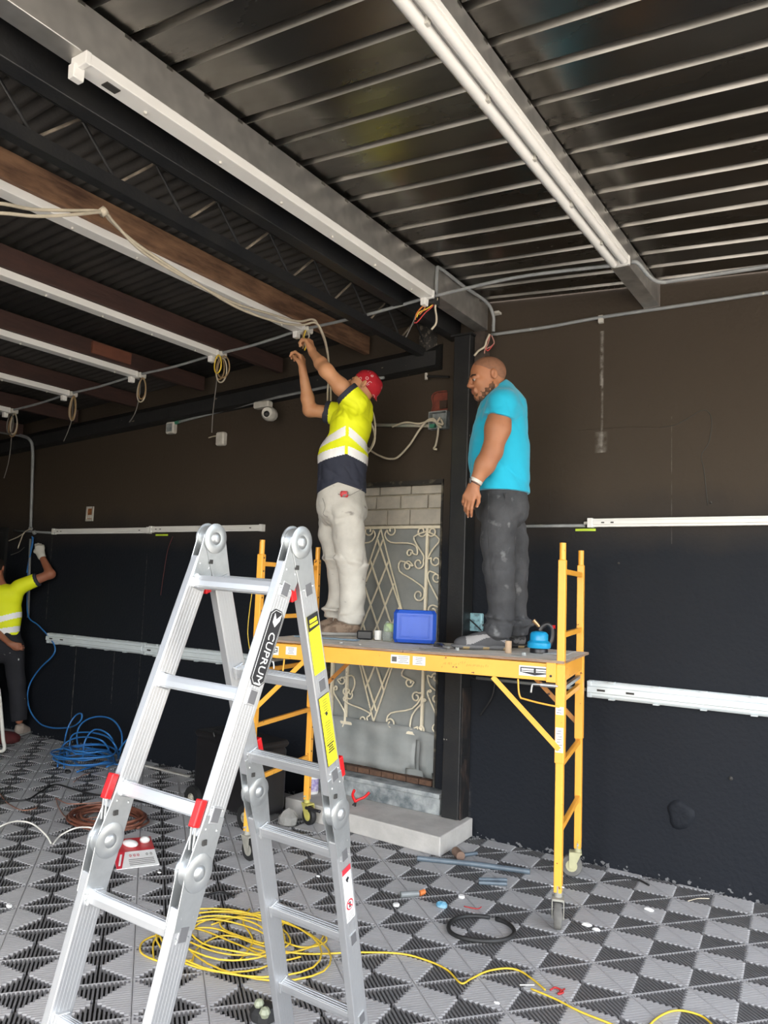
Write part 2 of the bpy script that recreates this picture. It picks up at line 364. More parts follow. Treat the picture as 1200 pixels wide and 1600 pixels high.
vs.append((P0.x, WY-.012, P0.z))
for q in range(3):
    for k in range(n): fs.append((q*n+k, q*n+(k+1) % n, (q+1)*n+(k+1) % n, (q+1)*n+k))
for k in range(n): fs.append((3*n+k, 3*n+(k+1) % n, 4*n))
mb.add(vs, fs).build('plaster_patch', M_wall, wall, smooth='all')
wire('crack', [wl(x, y, WY-.0005) for x, y in ((1032, 668), (1060, 662), (1095, 642), (1108, 645), (1112, 662), (1108, 690), (1096, 712), (1100, 735), (1106, 790))], .0022, M_darkhole, wall, n=5)
wire('dust_line', [wl(x, y, WY-.0005) for x, y in ((905, 672), (925, 671), (970, 668), (1010, 667), (1032, 668))], .0018, M_wall, wall, n=5)
mb = MB(); q = wl(1111, 785); mb.ball((q.x, WY-.004, q.z), .009); q = wl(967, 880); mb.ball((q.x, WY-.004, q.z), .008); q = wl(1142, 1216); mb.ball((q.x, WY-.002, q.z), .012)
mb.build('anchor_screws', M_darkhole, wall)
# ledge beam the joists sit on
mb = MB()
for i in range(12):
    x0 = -8.9+i*(6.15/12); x1 = x0+6.15/12; z0 = 3.02+(x0+8.3)*.052; z1 = 3.02+(x1+8.3)*.052
    mb.prism([(x0, WY-.001, z0), (x0, WY-.11, z0+.01), (x0, WY-.11, z0+.12), (x0, WY-.001, z0+.2)], (x1-x0, 0, z1-z0))
mb.build('ledge_beam', mat('ledge_black', (.012, .013, .014), .55, col2=(.02, .02, .02), scale=6, bump=.3, extra=chips((.28, .24, .18), 12, .72, (1, 3, 3))), wall)
wall_l = struct(MB().bb((XL-.15, YF, -.1), (XL, WY, 3.6)).build('wall_left', M_wall))
d2 = bpy.data.objects.new('door_2', None); COL.objects.link(d2); struct(d2); d2.location = (-8.6, WY, 0)
MB().bb((XL+.02, WY-.02, 0), (-8.33, WY-.002, 2.12)).build('door_leaf', M_black, d2); mb = MB(); mb.bb((-8.33, WY-.035, 0), (-8.27, WY-.001, 2.18)); mb.bb((XL+.02, WY-.035, 2.12), (-8.33, WY-.001, 2.18)); mb.build('door_casing', M_black, d2)
wall_f = struct(MB().bb((XL-.15, YF-.15, -.1), (-3.6, YF, 3.6)).build('wall_front', M_wall))

# ================================================================ roof on the right: ribbed bare metal sheets
ceil = struct(bpy.data.objects.new('ceiling', None)); COL.objects.link(ceil); ceil.location = (0, 0, 3.7)
RS = -.0703
def zr(x): return 3.762+RS*(x+2.395)
PITCH = .2043; Y0 = 2.392-.03
def rib_profile(i0, i1):
    pr = []; k = []
    for i in range(i0, i1):
        y = Y0+i*PITCH
        pr += [(y, 0), (y+.012, .030), (y+.037, .030), (y+.049, 0)]
        k += [1, 0, 1, 0]
    pr.append((Y0+i1*PITCH, 0))
    return pr, k
for s in range(8):
    i0 = -19+s*4; i1 = i0+4
    if Y0+i0*PITCH > WY: break
    pr, kk = rib_profile(i0, i1); lift = .0006*(s % 2)
    pr = [(min(y, WY-.005), h) for y, h in pr]
    xs = [-2.62, -2.4, -1.9, -1.2, -.5, .3, 1.2, XR+.2]; vs = []; fs = []; ms = []
    for x in xs:
        for y, h in pr: vs.append((x, y, zr(x)+h+lift+.0025*math.sin(x*3+y*7)*(1 if h == 0 else 0)))
    n = len(pr); mb = MB()
    mb.add(vs, [(a*n+b, a*n+b+1, (a+1)*n+b+1, (a+1)*n+b) for a in range(len(xs)-1) for b in range(n-1)])
    mb.m = [(1 if kk[b] else 0) for a in range(len(xs)-1) for b in range(n-1)]
    o = mb.build('roof_sheet', [M_roof, M_rooflip], ceil, smooth=False)
    o.modifiers.new('thick', 'SOLIDIFY').thickness = .0015; o.modifiers['thick'].offset = 1
# roof on the left: small-wave corrugated sheets, dark
def zl(x): return 3.66+.0675*(x+3.386)
for s in range(6):
    y0 = YF+.0+s*1.06; y1 = min(y0+1.10, WY+.01)
    for t, (xa, xb) in enumerate(((-2.70, -5.4), (-5.35, XL))):
        n = int((y1-y0)/.0127); vs = []
        for x in (xa, xb):
            for k in range(n+1):
                y = y0+(y1-y0)*k/n; vs.append((x, y, zl(x)+.012+.009*math.sin(2*PI*y/.076)+.004*(s % 2)+.004*t))
        o = MB().add(vs, [(k, k+1, n+2+k, n+1+k) for k in range(n)]).build('corrugated_sheet', M_darkroof, ceil, smooth='all')
        o.modifiers.new('thick', 'SOLIDIFY').thickness = .001
# filler over the ridge
MB().bb((-2.78, YF, 3.78), (-2.50, WY-.005, 3.80)).build('ridge_flashing', M_black, ceil)

# ================================================================ beams
def beam(name, label, x0, x1, z0, z1, y0, y1, m, cat='beam'):
    o = MB().bb((x0, y0, z0), (x1, y1, z1)).build(name, m, bevel=.004); tag(o, label, cat); return rebase(o, ((x0+x1)/2, y1, z0))
YB2 = WY-.005
def purlin(label, xr, z0, z1):
    t = thing('steel_purlin', label, 'beam', (xr-.05, YB2, z0))
    MB().bb((xr-.10, YF, z0), (xr, YB2, z1)).build('beam_tube', M_galv, t, bevel=.003)
    mb = MB()
    for k in range(30):
        y = Y0-.03+PITCH*(k-16)
        if y < YF+.1 or y > WY-.1: continue
        mb.bb((xr, y, z1-.016), (xr+.002, y+.03, z1-.002))
    o = mb.build('weld_spots', M_rooflip, t); o['kind'] = 'stuff'
    MB().bb((xr-.101, YB2-.004, z0-.001), (xr+.001, YB2, z1)).build('end_plate', M_galv, t)
    return t
purlin('wide galvanised roof beam ending over the black column', -2.385, 3.557, 3.742)
purlin('galvanised roof beam carrying the tube lamp right of the column', -1.172, 3.525, 3.668)
beam('steel_beam', 'black steel beam between the wide galvanised beam and the open truss', -2.68, -2.60, 3.51, 3.755, YF, YB2, M_black)
t = thing('roof_truss', 'black open web truss with diagonal rods beside the black beam', 'truss', (-2.88, YB2, 3.40))
for nm, z0, z1 in (('top_chord', 3.627, 3.70), ('bottom_chord', 3.40, 3.46)):
    mb = MB(); mb.bb((-2.86, YF, z0), (-2.85, YB2-.08, z1)); mb.bb((-2.91, YF, z0 if nm == 'bottom_chord' else z1-.006), (-2.86, YB2-.08, z0+.006 if nm == 'bottom_chord' else z1))
    mb.build(nm, M_black, t)
M_rod = mat('lit_rod_tone', (.30, .25, .19), .6, col2=(.12, .10, .08), scale=10)  # light caught by the rods of one slant is painted in as paler colour
for k in range(15):
    y = -1.2+k*.405+.05
    MB().cyl((-2.87, y, 3.45), (-2.87, y+.19, 3.635), .007, n=8).build('web_rod', M_rod if k > 3 else M_black, t)
    MB().cyl((-2.875, y+.21, 3.635), (-2.875, y+.40, 3.45), .007, n=8).build('web_rod', M_black, t)
MB().prism([(-2.91, YB2-.08, 3.40), (-2.85, YB2-.08, 3.40), (-2.80, YB2, 3.32), (-2.91, YB2, 3.32), ], (0, 0, .28)).build('end_bracket', mat('scuffed_bracket', (.03, .028, .025), .6, col2=(.22, .19, .15), scale=26, contrast=(.5, .62)), t)
# wooden joists on the left roof
JX = [(-3.386, 3.500, .14, M_wood), (-4.228, 3.436, .13, M_wooddark), (-5.158, 3.385, .13, M_wooddark), (-6.078, 3.324, .13, M_wooddark), (-6.996, 3.255, .13, M_wooddark), (-7.972, 3.192, .12, M_wooddark)]
jl = ['light brown wooden joist nearest the truss, worn bare', 'dark stained wooden joist, first beyond the light brown one', 'dark wooden joist with a red brown board nailed on its side', 'dark wooden joist, second beyond the one with the red brown board', 'dark wooden joist, next to last before the left wall', 'last wooden joist above the bent grey pipe by the left wall']
for (x, z, h, m), lb in zip(JX, jl):
    t = thing('wooden_joist', lb, 'joist', (x-.025, 4.86, z))
    MB().bb((x-.05, YF, z), (x, 4.88 if x > -3.5 else 4.82, z+h)).build('joist_beam', m, t, bevel=.004)
    if x == -5.158:
        a = onplane(142, 548, 0, x); b = onplane(202, 572, 0, x)
        MB().bb((x, a.y, z+.02), (x+.02, b.y, z+.115)).build('patch_board', M_woodred, t)
# ================================================================ column
t = thing('steel_column', 'black steel column with a scraped rusty foot by the doorway', 'column', (-2.51, 4.85, .12))
M_colr = mat('scraped_column_side', (.012, .012, .013), .5, col2=(.10, .065, .05), scale=7, detail=9, contrast=(.5, .75), bump=.25, stretch=(1, 1, .5))
MB().bb((-2.577, 4.78, .125), (-2.447, 4.925, 3.49)).build('box_section', M_black, t, bevel=.006)
MB().bb((-2.447, 4.80, .0), (-2.440, 4.925, 1.0)).build('scraped_strip', M_colr, t)
mb = MB(); mb.bb((-2.60, 4.77, 3.49), (-2.43, 4.925, 3.505)); mb.build('cap_plate', M_black, t)
MB().bb((-2.44, 4.84, 3.22), (-2.36, 4.925, 3.52)).build('knee_bracket', mat('rust_black', (.03, .022, .018), .7, col2=(.06, .045, .035), scale=20), t)
# ================================================================ step and sill in front of the door
P1 = fl(687, 1340); P2 = Vector((-2.43, 4.93, 0))
poly = [(-3.70, 4.475, 0), (P1.x, P1.y, 0), (-2.40, 4.915, 0), (-3.70, 4.915, 0)]
st = MB().prism(poly, (0, 0, .122)).build('concrete_step', M_concrete, bevel=.008); tag(st, 'pale concrete step on the floor below the metal gate', 'step'); rebase(st, (-3.1, 4.6, 0))
mb = MB(); mb.bb((-3.68, 4.80, .123), (-2.60, 4.925, .235)); mb.bb((-3.70, 4.785, .235), (-2.60, 4.925, .268))
o = mb.build('door_sill', M_sill, bevel=.005); tag(o, 'smeared grey rendered sill between the step and the gate', 'sill'); rebase(o, (-3.2, 4.86, .123))
# brown brick course under the gate: brick pieces of the wall
for k in range(9):
    x = DX0+.01+k*.107
    MB().box((x+.052, WY+.02, .29), (.1, .06, .036+.004*random.random())).build('brick', M_brickbrown, wall)
# ================================================================ door: block infill, sheet, scrolled gate
MB().bb((DX0, WY+.075, 2.12), (DX1, WY+.12, DZ1)).build('mortar_bed', M_mortar, wall)
rows = [(2.384, 2.446, [wl(x, 760).x for x in (514, 538, 588, 637)]+[DX1]), (2.276, 2.372, [wl(x, 780).x for x in (514, 540, 582, 620, 663)]+[DX1]), (2.150, 2.264, [wl(x, 806).x for x in (514, 560, 598.5, 634.5)]+[DX1])]
for z0, z1, xs in rows:
    for a, b in zip(xs[:-1], xs[1:]):
        MB().bb((max(a, DX0)+.006, WY+.052+random.random()*.008, z0), (b-.006, WY+.1, z1)).build('block', M_block, wall, bevel=.003)
gate = struct(bpy.data.objects.new('door_1', None)); COL.objects.link(gate); gate.location = ((DX0+DX1)/2, WY+.03, DZ0)
MB().bb((DX0, WY+.07, .30), (DX1, WY+.074, 2.14)).build('backing_sheet', M_gatesheet, gate)
GY = WY+.045
mb = MB(); gx0, gx1 = wl(519, 940).x, wl(687, 940).x; vx = wl(661.5, 900).x; vx0 = gx0+(gx1-vx)
for x in (gx0, gx1): mb.bb((x-.012, GY-.012, .62), (x+.012, GY+.012, 2.13))
mb.bb((gx0, GY-.01, 2.118), (gx1, GY+.01, 2.138)); mb.bb((gx0, GY-.012, .60), (gx1, GY+.012, .622))
mb.build('gate_frame', M_gate, gate)
for x in (vx, vx0): MB().bb((x-.010, GY-.010, .62), (x+.010, GY+.010, 2.12)).build('upright_bar', M_gate, gate)
# crumpled kick sheet
vs = []; fs = []; nx, nz = 26, 8
for j in range(nz+1):
    for i in range(nx+1):
        x = gx0+(gx1-gx0)*i/nx; z = .315+(.655-.315)*j/nz
        vs.append((x, GY-.018-.010*math.sin(i*.8+j*.15)*math.sin(i*.37+.6)-.006*math.sin(j*1.3+i*.5), z-(.03*max(0, (i-19)/7) if j == nz else 0)))
for j in range(nz):
    for i in range(nx):
        if i in (21,) and j in (0, 1, 2, 3, 4, 5): continue
        if i in (19, 20, 22, 25) and j == 0: continue
        fs.append((j*(nx+1)+i, j*(nx+1)+i+1, (j+1)*(nx+1)+i+1, (j+1)*(nx+1)+i))
o = MB().add(vs, fs).build('kick_sheet', M_gatesheet, gate, smooth='all'); o.modifiers.new('t', 'SOLIDIFY').thickness = .002
# diamond lattice
xc = wl(587, 900).x; zc = 1.385; HW, HH = .262, .765; dxh = .0665; dzh = dxh*HH/HW*.77
def clipd(p, q):   # clip the segment to the big diamond
    best = []
    for k in range(201):
        t = k/200; x = p[0]+(q[0]-p[0])*t; z = p[1]+(q[1]-p[1])*t
        if abs(x)/HW+abs(z)/HH <= 1.0 and .63-zc < z < 2.12-zc: best.append((x, z))
    return (best[0], best[-1]) if len(best) > 3 else None
for sg in (-1, 1):
    for k in range(-8, 9):
        off = k*2*dxh; s = clipd((off-sg*1., -dzh/dxh), (off+sg*1., dzh/dxh))
        if s:
            (a, b), (c, d) = s
            MB().bar((xc+a, GY+sg*.004, zc+b), (xc+c, GY+sg*.004, zc+d), .011, .010, up=(0, 1, 0)).build('lattice_bar', M_gate, gate)
for sx in (-1, 1):
    for sz in (-1, 1): MB().bar((xc, GY, zc+sz*(HH-.03)), (xc+sx*HW, GY, zc), .008, .011, up=(0, 1, 0)).build('lattice_bar', M_gate, gate)
# scrolls traced as S and C curves
def spiral(cx, cz, r, a0, sense, turns=1.1):
    return [(cx+r*(1-.62*k/14)*math.cos(a0+sense*2*PI*turns*k/14), cz+r*(1-.62*k/14)*math.sin(a0+sense*2*PI*turns*k/14)) for k in range(15)]
def scroll(pts):
    wire('scroll', [(x, GY-.008, z) for x, z in pts], .0062, M_gate, gate, n=6, k=3)
pz = lambda x, y: ((lambda q: (q.x, q.z))(wl(x, y)))
def sc(px0, a0, s0, r0, mid, px1, a1, s1, r1):
    A = spiral(*pz(*px0), r0, a0, s0)[::-1]; B = spiral(*pz(*px1), r1, a1, s1)
    scroll(A+[pz(*m) for m in mid]+B)
U = [((608, 828), 3.1, 1, .042, [(597, 836), (606, 847), (632, 848), (646, 853), (648, 866)], (636, 864), 0, 1, .030),
     ((655, 830), 0, -1, .042, [(643, 838), (648, 852), (658, 868)], (650, 880), .5, -1, .046),
     ((633, 884), 0, 1, .040, [(622, 876), (620, 892), (640, 905), (657, 918)], (650, 930), 0, -1, .046),
     ((671, 830), 3.1, 1, .040, [(683, 842), (672, 858), (665, 872)], (677, 876), 2.6, 1, .042),
     ((678, 902), 0, -1, .040, [(668, 892), (665, 905), (678, 932), (687, 950)], (672, 955), 1, 1, .046)]
for s in U: sc(*s)
Lw = [((635, 1067), .3, -1, .036, [(624, 1056), (628, 1045), (640, 1042)], (645, 1040), 1.5, 1, .02),
      ((646, 1090), 1.0, 1, .038, [(656, 1086), (640, 1108), (606, 1115)], (606, 1132), 2.8, -1, .04),
      ((654, 1140), 2.8, 1, .034, [(637, 1140), (640, 1118), (655, 1100)], (659, 1095), 0, 1, .012),
      ((677, 1060), 3.1, -1, .036, [(664, 1056), (668, 1072), (683, 1084)], (677, 1092), .8, -1, .036),
      ((677, 1140), 0, 1, .036, [(685, 1135), (672, 1105), (664, 1085)], (668, 1080), 3, 1, .012),
      ((536, 1082), .3, 1, .034, [(532, 1092), (540, 1100), (560, 1108), (574, 1116)], (563, 1126), .6, -1, .042),
      ((530, 1063), 3.1, 1, .036, [(545, 1056), (550, 1066), (548, 1076)], (541, 1087), .8, -1, .034),
      ((524, 1140), 0, 1, .034, [(535, 1120), (530, 1105), (518, 1085)], (520, 1075), 3, 1, .02)]
for s in Lw: sc(*s)
for s in U[:3]:   # mirrored upper left scrolls behind the man
    a, a0, s0, r0, mid, b, a1, s1, r1 = s; mir = lambda p: (2*xc-pz(*p)[0], pz(*p)[1])
    A = [(2*xc-x, z) for x, z in spiral(*pz(*a), r0, a0, s0)[::-1]]; B = [(2*xc-x, z) for x, z in spiral(*pz(*b), r1, a1, s1)]
    scroll(A+[mir(m) for m in mid]+B)
# door frame reveal
mb = MB(); mb.bb((DX0-.02, WY-.012, DZ0+.2), (DX0, WY+.12, DZ1+.02)); mb.bb((DX1-.004, WY-.008, DZ0), (DX1+.012, WY+.12, DZ1+.02)); mb.bb((DX0-.02, WY-.014, DZ1-.008), (DX1+.012, WY+.12, DZ1+.022))
mb.build('door_frame', mat('frame_dark', (.02, .018, .016), .7, col2=(.16, .14, .10), scale=14, contrast=(.5, .7)), gate)
# ================================================================ tube lamps under the beams
def batten(label, xr, z1, y0=1.56, y1=4.10, group=None, cover=False):
    t = thing('batten_lamp', label, 'lamp', (xr-.04, y1, z1-.05), group)
    if not cover:
        MB().bb((xr-.085, y0, z1-.045), (xr, y1-.02, z1)).build('housing', M_white, t, bevel=.003)
        MB().bb((xr-.060, y0+.10, z1-.049), (xr-.025, y0+.16, z1-.044)).build('cable_slot', M_darkhole, t)
        for k in range(6): MB().cyl((xr-.052, y0+.30+k*.41, z1-.045), (xr-.052, y0+.30+k*.41, z1-.055), .007, n=8).build('spring_clip', M_whitedirty, t)
    else:
        MB().bb((xr-.10, y0, z1-.03), (xr, y1-.02, z1)).build('housing', M_white, t, bevel=.003)
        MB().tube([(xr-.075, y0+.02, z1-.045), (xr-.075, y1-.05, z1-.045)], .022, 12).build('lamp_tube', M_white, t, smooth=True)
        MB().tube([(xr-.022, y0+.02, z1-.040), (xr-.022, y1-.05, z1-.040)], .019, 12).build('lamp_tube', M_white, t, smooth=True)
        for k in range(5): MB().box((xr-.05, y0+.4+k*.45, z1-.045), (.012, .02, .03)).build('spring_clip', M_whitedirty, t)
    for y in (y0-.012, y1-.022):
        MB().prism([(xr-.088, y, z1), (xr+.003, y, z1), (xr+.003, y, z1-.05), (xr-.088, y, z1-.05)], (0, .022, 0)).build('end_cap', M_white, t, bevel=.003)
        if not cover: MB().prism([(xr-.085, y-.012, z1-.035), (xr-.045, y-.012, z1-.035), (xr-.048, y-.012, z1-.09), (xr-.082, y-.012, z1-.09)], (0, .045, 0)).build('tube_holder', M_white, t, bevel=.004)
    return t
G = None
batten('long white batten lamp under the wide galvanised beam', -2.362, 3.556)
batten('white twin batten lamp under the galvanised beam right of the man in the turquoise shirt', -1.135, 3.524, cover=True)
LX = [(-3.386, 3.499), (-4.228, 3.435), (-5.158, 3.384), (-6.078, 3.323), (-6.996, 3.254)]
bl = ['white batten lamp the man in the red bandana is wiring', 'white batten lamp, first to the left of the one being wired', 'white batten lamp beside the joist with the red brown board', 'white batten lamp, fourth to the left of the galvanised beam lamp', 'white batten lamp at the left edge nearest the bent grey pipe']
for (x, z), lb in zip(LX, bl): batten(lb, x-.025, z)
# ---- conduit running across from lamp to lamp
t = thing('conduit_run', 'grey conduit running from lamp to lamp across the ceiling', 'pipe', (-4.2, 4.12, 3.4))
ends = [(-7.9, 3.19)]+[(x-.06, z-.02) for x, z in LX[::-1]]+[(-2.40, 3.53), (-1.19, 3.50)]
for a, b in zip(ends[:-1], ends[1:]):
    q0 = Vector((a[0], 4.12, a[1])); q1 = Vector((b[0]-.03, 4.12, b[1])); mid = (q0+q1)/2+Vector((0, 0, -.012 if b[0] < -2 else .03))
    MB().tube(spline([q0, mid, q1], 6), .0105, 10).build('pipe', M_pvc, t, smooth='all')
MB().tube(spline([(-1.13, 4.12, 3.50), (-1.10, 4.13, 3.49), (-1.06, 4.22, 3.44), (-1.02, 4.3, 3.43), (-.9, 4.33, 3.435), (-.3, 4.36, 3.43), (.6, 4.4, 3.42)], 8), .0115, 10).build('pipe', M_pvc, t, smooth='all')
for x, z in LX: MB().cbox((x-.045, 4.135, z-.028), (.09, .07, .045), .008).build('junction_box', M_whitedirty, t)
MB().cbox((-2.405, 4.15, 3.525), (.07, .08, .08), .006).build('junction_box', M_rubber, t)
# conduit on the side of the wide beam
t = thing('side_conduit', 'grey conduit clipped along the end of the wide galvanised beam', 'pipe', (-2.37, 4.9, 3.3))
MB().tube(spline([(-2.37, 4.14, 3.55), (-2.37, 4.14, 3.70), (-2.37, 4.18, 3.735), (-2.365, 4.5, 3.73), (-2.33, 4.78, 3.71), (-2.315, 4.87, 3.64), (-2.315, 4.88, 3.56), (-2.315, 4.88, 3.52)], 8), .0115, 10).build('pipe', M_pvc, t, smooth='all')
MB().box((-2.30, 4.90, 3.66), (.05, .05, .015)).build('clamp', M_whitedirty, t)
# conduit along the right half of the wall
t = thing('wall_conduit', 'grey conduit high on the wall right of the column', 'pipe', (-1.5, WY, 3.5))
MB().tube(spline([wl(768, 523, WY-.03), wl(855, 511, WY-.02), wl(938, 496, WY-.016), wl(1060, 478, WY-.016), wl(1200, 457, WY-.016), wl(1290, 444, WY-.016)], 5), .0115, 10).build('pipe', M_pvc, t, smooth='all')
q = wl(939, 499, WY-.012); MB().box(q, (.03, .024, .05)).build('pipe_clip', M_whitedirty, t)
# conduit with junction box on the left
t = thing('wall_conduit', 'grey conduit ending in a small square box high on the left part of the wall', 'pipe', (-5.6, WY, 3.1))
MB().tube(spline([wl(277, 660, WY-.03), wl(350, 641, WY-.025), wl(415, 625, WY-.09), wl(480, 611, WY-.125), wl(545, 598, WY-.125), wl(600, 590, WY-.125)], 5), .012, 10).build('pipe', M_pvc, t, smooth='all')
q = wl(268, 669, WY-.03); MB().cbox(q, (.11, .055, .11), .01).build('junction_box', M_whitedirty, t); MB().box((q.x, q.y-.029, q.z), (.075, .004, .075)).build('box_knockout', M_sill, t)
MB().cyl(wl(274, 661, WY-.03), wl(280, 659, WY-.03), .016).build('coupling', mat('green_coupling', (.06, .25, .16), .5), t)
# bent pipe by the left wall going down
t = thing('bent_pipe', 'grey pipe bending down the far left end of the wall', 'pipe', (-7.9, WY, 2.2))
Yp = WY-.03
MB().tube(spline([wl(-14, 673, WY-.14), wl(0, 675, WY-.14), wl(34, 681, WY-.14), wl(47, 688, WY-.14), wl(51, 705, WY-.10), wl(50, 760, Yp), wl(48, 826, Yp)], 7), .017, 10).build('pipe', M_pvc, t, smooth='all')
MB().tube([wl(47.5, 842, Yp), wl(44, 965, Yp)], .013, 8).build('pipe', M_pvc, t, smooth='all')
MB().tube([wl(22, 829, Yp), wl(86, 833, Yp)], .012, 8).build('pipe', M_pvc, t, smooth='all')
for x, y in ((48, 826), (54, 832)): MB().ball(wl(x, y, Yp), .026).build('fitting', M_pvc, t, smooth=True)
for nm, P in (('white_wire', [(48, 826), (38, 832), (32, 845), (28, 857)]), ('white_wire', [(38, 833), (26, 840), (14, 845)])): wire('wire_end', [wl(x, y, WY-.06) for x, y in P], .006, M_cable, t)
wire('wire_end', [wl(x, y, WY-.06) for x, y in ((38, 855), (30, 862), (17, 867))], .004, M_cablegrey, t)
# ================================================================ wall lamps
def wall_lamp(label, x0, x1, zc, kind, group=None):
    t = thing('wall_lamp', label, 'lamp', ((x0+x1)/2, WY, zc-.03), group)
    if kind == 'strip':
        MB().bb((x0, WY-.035, zc-.027), (x1, WY-.002, zc+.027)).build('housing', M_white, t, bevel=.003)
        MB().bb((x0+.03, WY-.046, zc-.012), (x1-.03, WY-.034, zc+.014)).build('diffuser', M_white, t, bevel=.003)
        for x in (x0, x1-.03): MB().bb((x-.002, WY-.048, zc-.031), (x+.032, WY-.001, zc+.031)).build('end_cap', M_white, t, bevel=.003)
        MB().cyl((x0-.03, WY-.02, zc), (x0, WY-.02, zc), .011).build('cable_gland', M_whitedirty, t)
        for x in (x0+.10, x0+.16, x1-.13): MB().box((x, WY-.0462, zc), (.02, .002, .008)).build('vent_slot', M_darkhole, t)
    else:
        h = .048
        pr = [(WY-.002, -h), (WY-.04, -h), (WY-.05, -h+.012), (WY-.05, -.022), (WY-.066, -.018), (WY-.066, .018), (WY-.05, .022), (WY-.05, h-.012), (WY-.04, h), (WY-.002, h)]
        mb = MB().prism([(x0, y, zc+z) for y, z in pr], (x1-x0, 0, 0)); mb.build('cover', M_clearcover, t, bevel=.002)
        MB().bb((x0-.004, WY-.03, zc-h-.006), (x1+.004, WY-.001, zc+h+.006)).build('base', M_greyplastic, t, bevel=.004)
        for x in (x0, x1-.02): MB().bb((x-.006, WY-.055, zc-h-.004), (x+.024, WY-.002, zc+h+.004)).build('end_cap', M_greyplastic, t, bevel=.006)
        n = int((x1-x0)/.27)
        for k in range(n):
            for sg in (-1, 1): MB().box((x0+.15+k*.27, WY-.035, zc+sg*(h+.004)), (.035, .04, .008)).build('clip', M_greyplastic, t)
        for xx in (x0+.09, x0+.27): MB().box((xx, WY-.067, zc), (.05, .003, .012)).build('tube_mark', M_darkhole, t)
    return t
def zc(y0, x0): return wl(x0, y0).z
wall_lamp('white strip lamp at the left end of the wall, above the glove', -7.40, -5.87, 2.125, 'strip')
wall_lamp('white strip lamp on the wall just left of the ladder top', -5.865, -4.435, 2.133, 'strip')
wall_lamp('white strip lamp on the wall right of the orange scaffold', -1.615, -.12, 2.135, 'strip')
wall_lamp('pale grey sealed lamp low on the wall behind the worker by the left edge', -7.33, -5.84, 1.012, 'sealed')
wall_lamp('pale grey sealed lamp low on the wall directly behind the ladder', -5.82, -4.33, 1.008, 'sealed')
t = wall_lamp('pale grey sealed lamp low on the wall right of the orange scaffold', -1.60, -.10, 1.075, 'sealed')
for (x0, x1, z, lb) in ((-2.37, -1.64, 2.12, 'thin grey conduit on the wall leading to the right strip lamp'), (-2.40, -1.62, 1.065, 'thin grey conduit on the wall below the scaffold deck'), (-7.95, -7.46, 1.02, None)):
    if lb: o = MB().tube([(x0, WY-.013, z), (x1, WY-.013, z)], .011, 8).build('conduit', M_pvc, smooth='all'); tag(o, lb, 'pipe'); rebase(o, ((x0+x1)/2, WY, z))
wire('hanging_cable', [wl(773, 1065, WY-.03), wl(768, 1090, WY-.03), wl(750, 1118, WY-.02)], .006, M_rubber, wall)
wire('hanging_cable', [wl(748, 1062, WY-.012), wl(700, 1048, WY-.012)], .006, M_rubber, wall)
for x, y, lb in ((253, 836, 'short green tape strip under the left wall lamps'), (915, 828, 'green tape strip left end of the right wall lamp')):
    q = wl(x, y); L_ = .17 if x < 500 else .135
    o = MB().bb((q.x-L_/2, WY-.003, q.z-.008), (q.x+L_/2, WY-.0006, q.z+.008)).build('tape_strip', M_hivis); tag(o, lb, 'tape'); rebase(o, q)
wire('thin_wire', [wl(x, y, WY-.012) for x, y in ((270, 838), (262, 860), (256, 895), (251, 930))], .0025, mat('maroon_wire', (.12, .03, .03), .5), wall)
# ================================================================ fittings on the wall
q = wl(141, 803); t = thing('wall_socket', 'open wall socket box with orange rust inside, on the black wall above the left lamp', 'socket', (q.x, WY, q.z-.07))
mb = MB()
for sx in (-1, 1): mb.box((q.x+sx*.048, WY-.004, q.z), (.018, .014, .15))
for sz in (-1, 1): mb.box((q.x, WY-.004, q.z+sz*.065), (.11, .014, .02))
mb.build('plate', M_whitedirty, t); MB().box((q.x, WY-.001, q.z), (.08, .004, .12)).build('box_inside', mat('rust_orange', (.40, .14, .03), .8, col2=(.12, .05, .02), scale=30), t)
MB().box((q.x+.005, WY-.008, q.z-.03), (.05, .012, .035)).build('terminal', M_whitedirty, t)
q = wl(418, 632, WY-.12); t = thing('security_camera', 'white dome security camera hanging from a conduit box high on the wall', 'camera', (q.x, WY-.1, q.z))
MB().cbox(wl(411, 633, WY-.15), (.17, .07, .055), .01).build('junction_box', M_whitedirty, t)
qq = wl(421, 647, WY-.20); MB().lathe([(.045, .06), (.06, .03), (.062, 0), (.052, -.035), (.03, -.055), (.008, -.06)], qq, 18, axis=(.2, -.5, -.0)).build('housing', M_whitedirty, t, smooth=True)
MB().ball(qq+Vector((.015, -.045, -.012)), .030, 12).build('lens', M_rubber, t, smooth=True); MB().ball(qq+Vector((.0, .02, .0)), .058, 14).build('shell', M_whitedirty, t, smooth=True)
q = wl(346, 686, WY-.03); t = thing('motion_sensor', 'small white sensor box on the wall left of the dome camera', 'sensor', q)
MB().cbox(q, (.10, .06, .12), .012).build('body', M_whitedirty, t); wire('lead', [wl(x, y, WY-.012) for x, y in ((341, 681), (333, 682), (326, 684))], .006, M_cable, t)
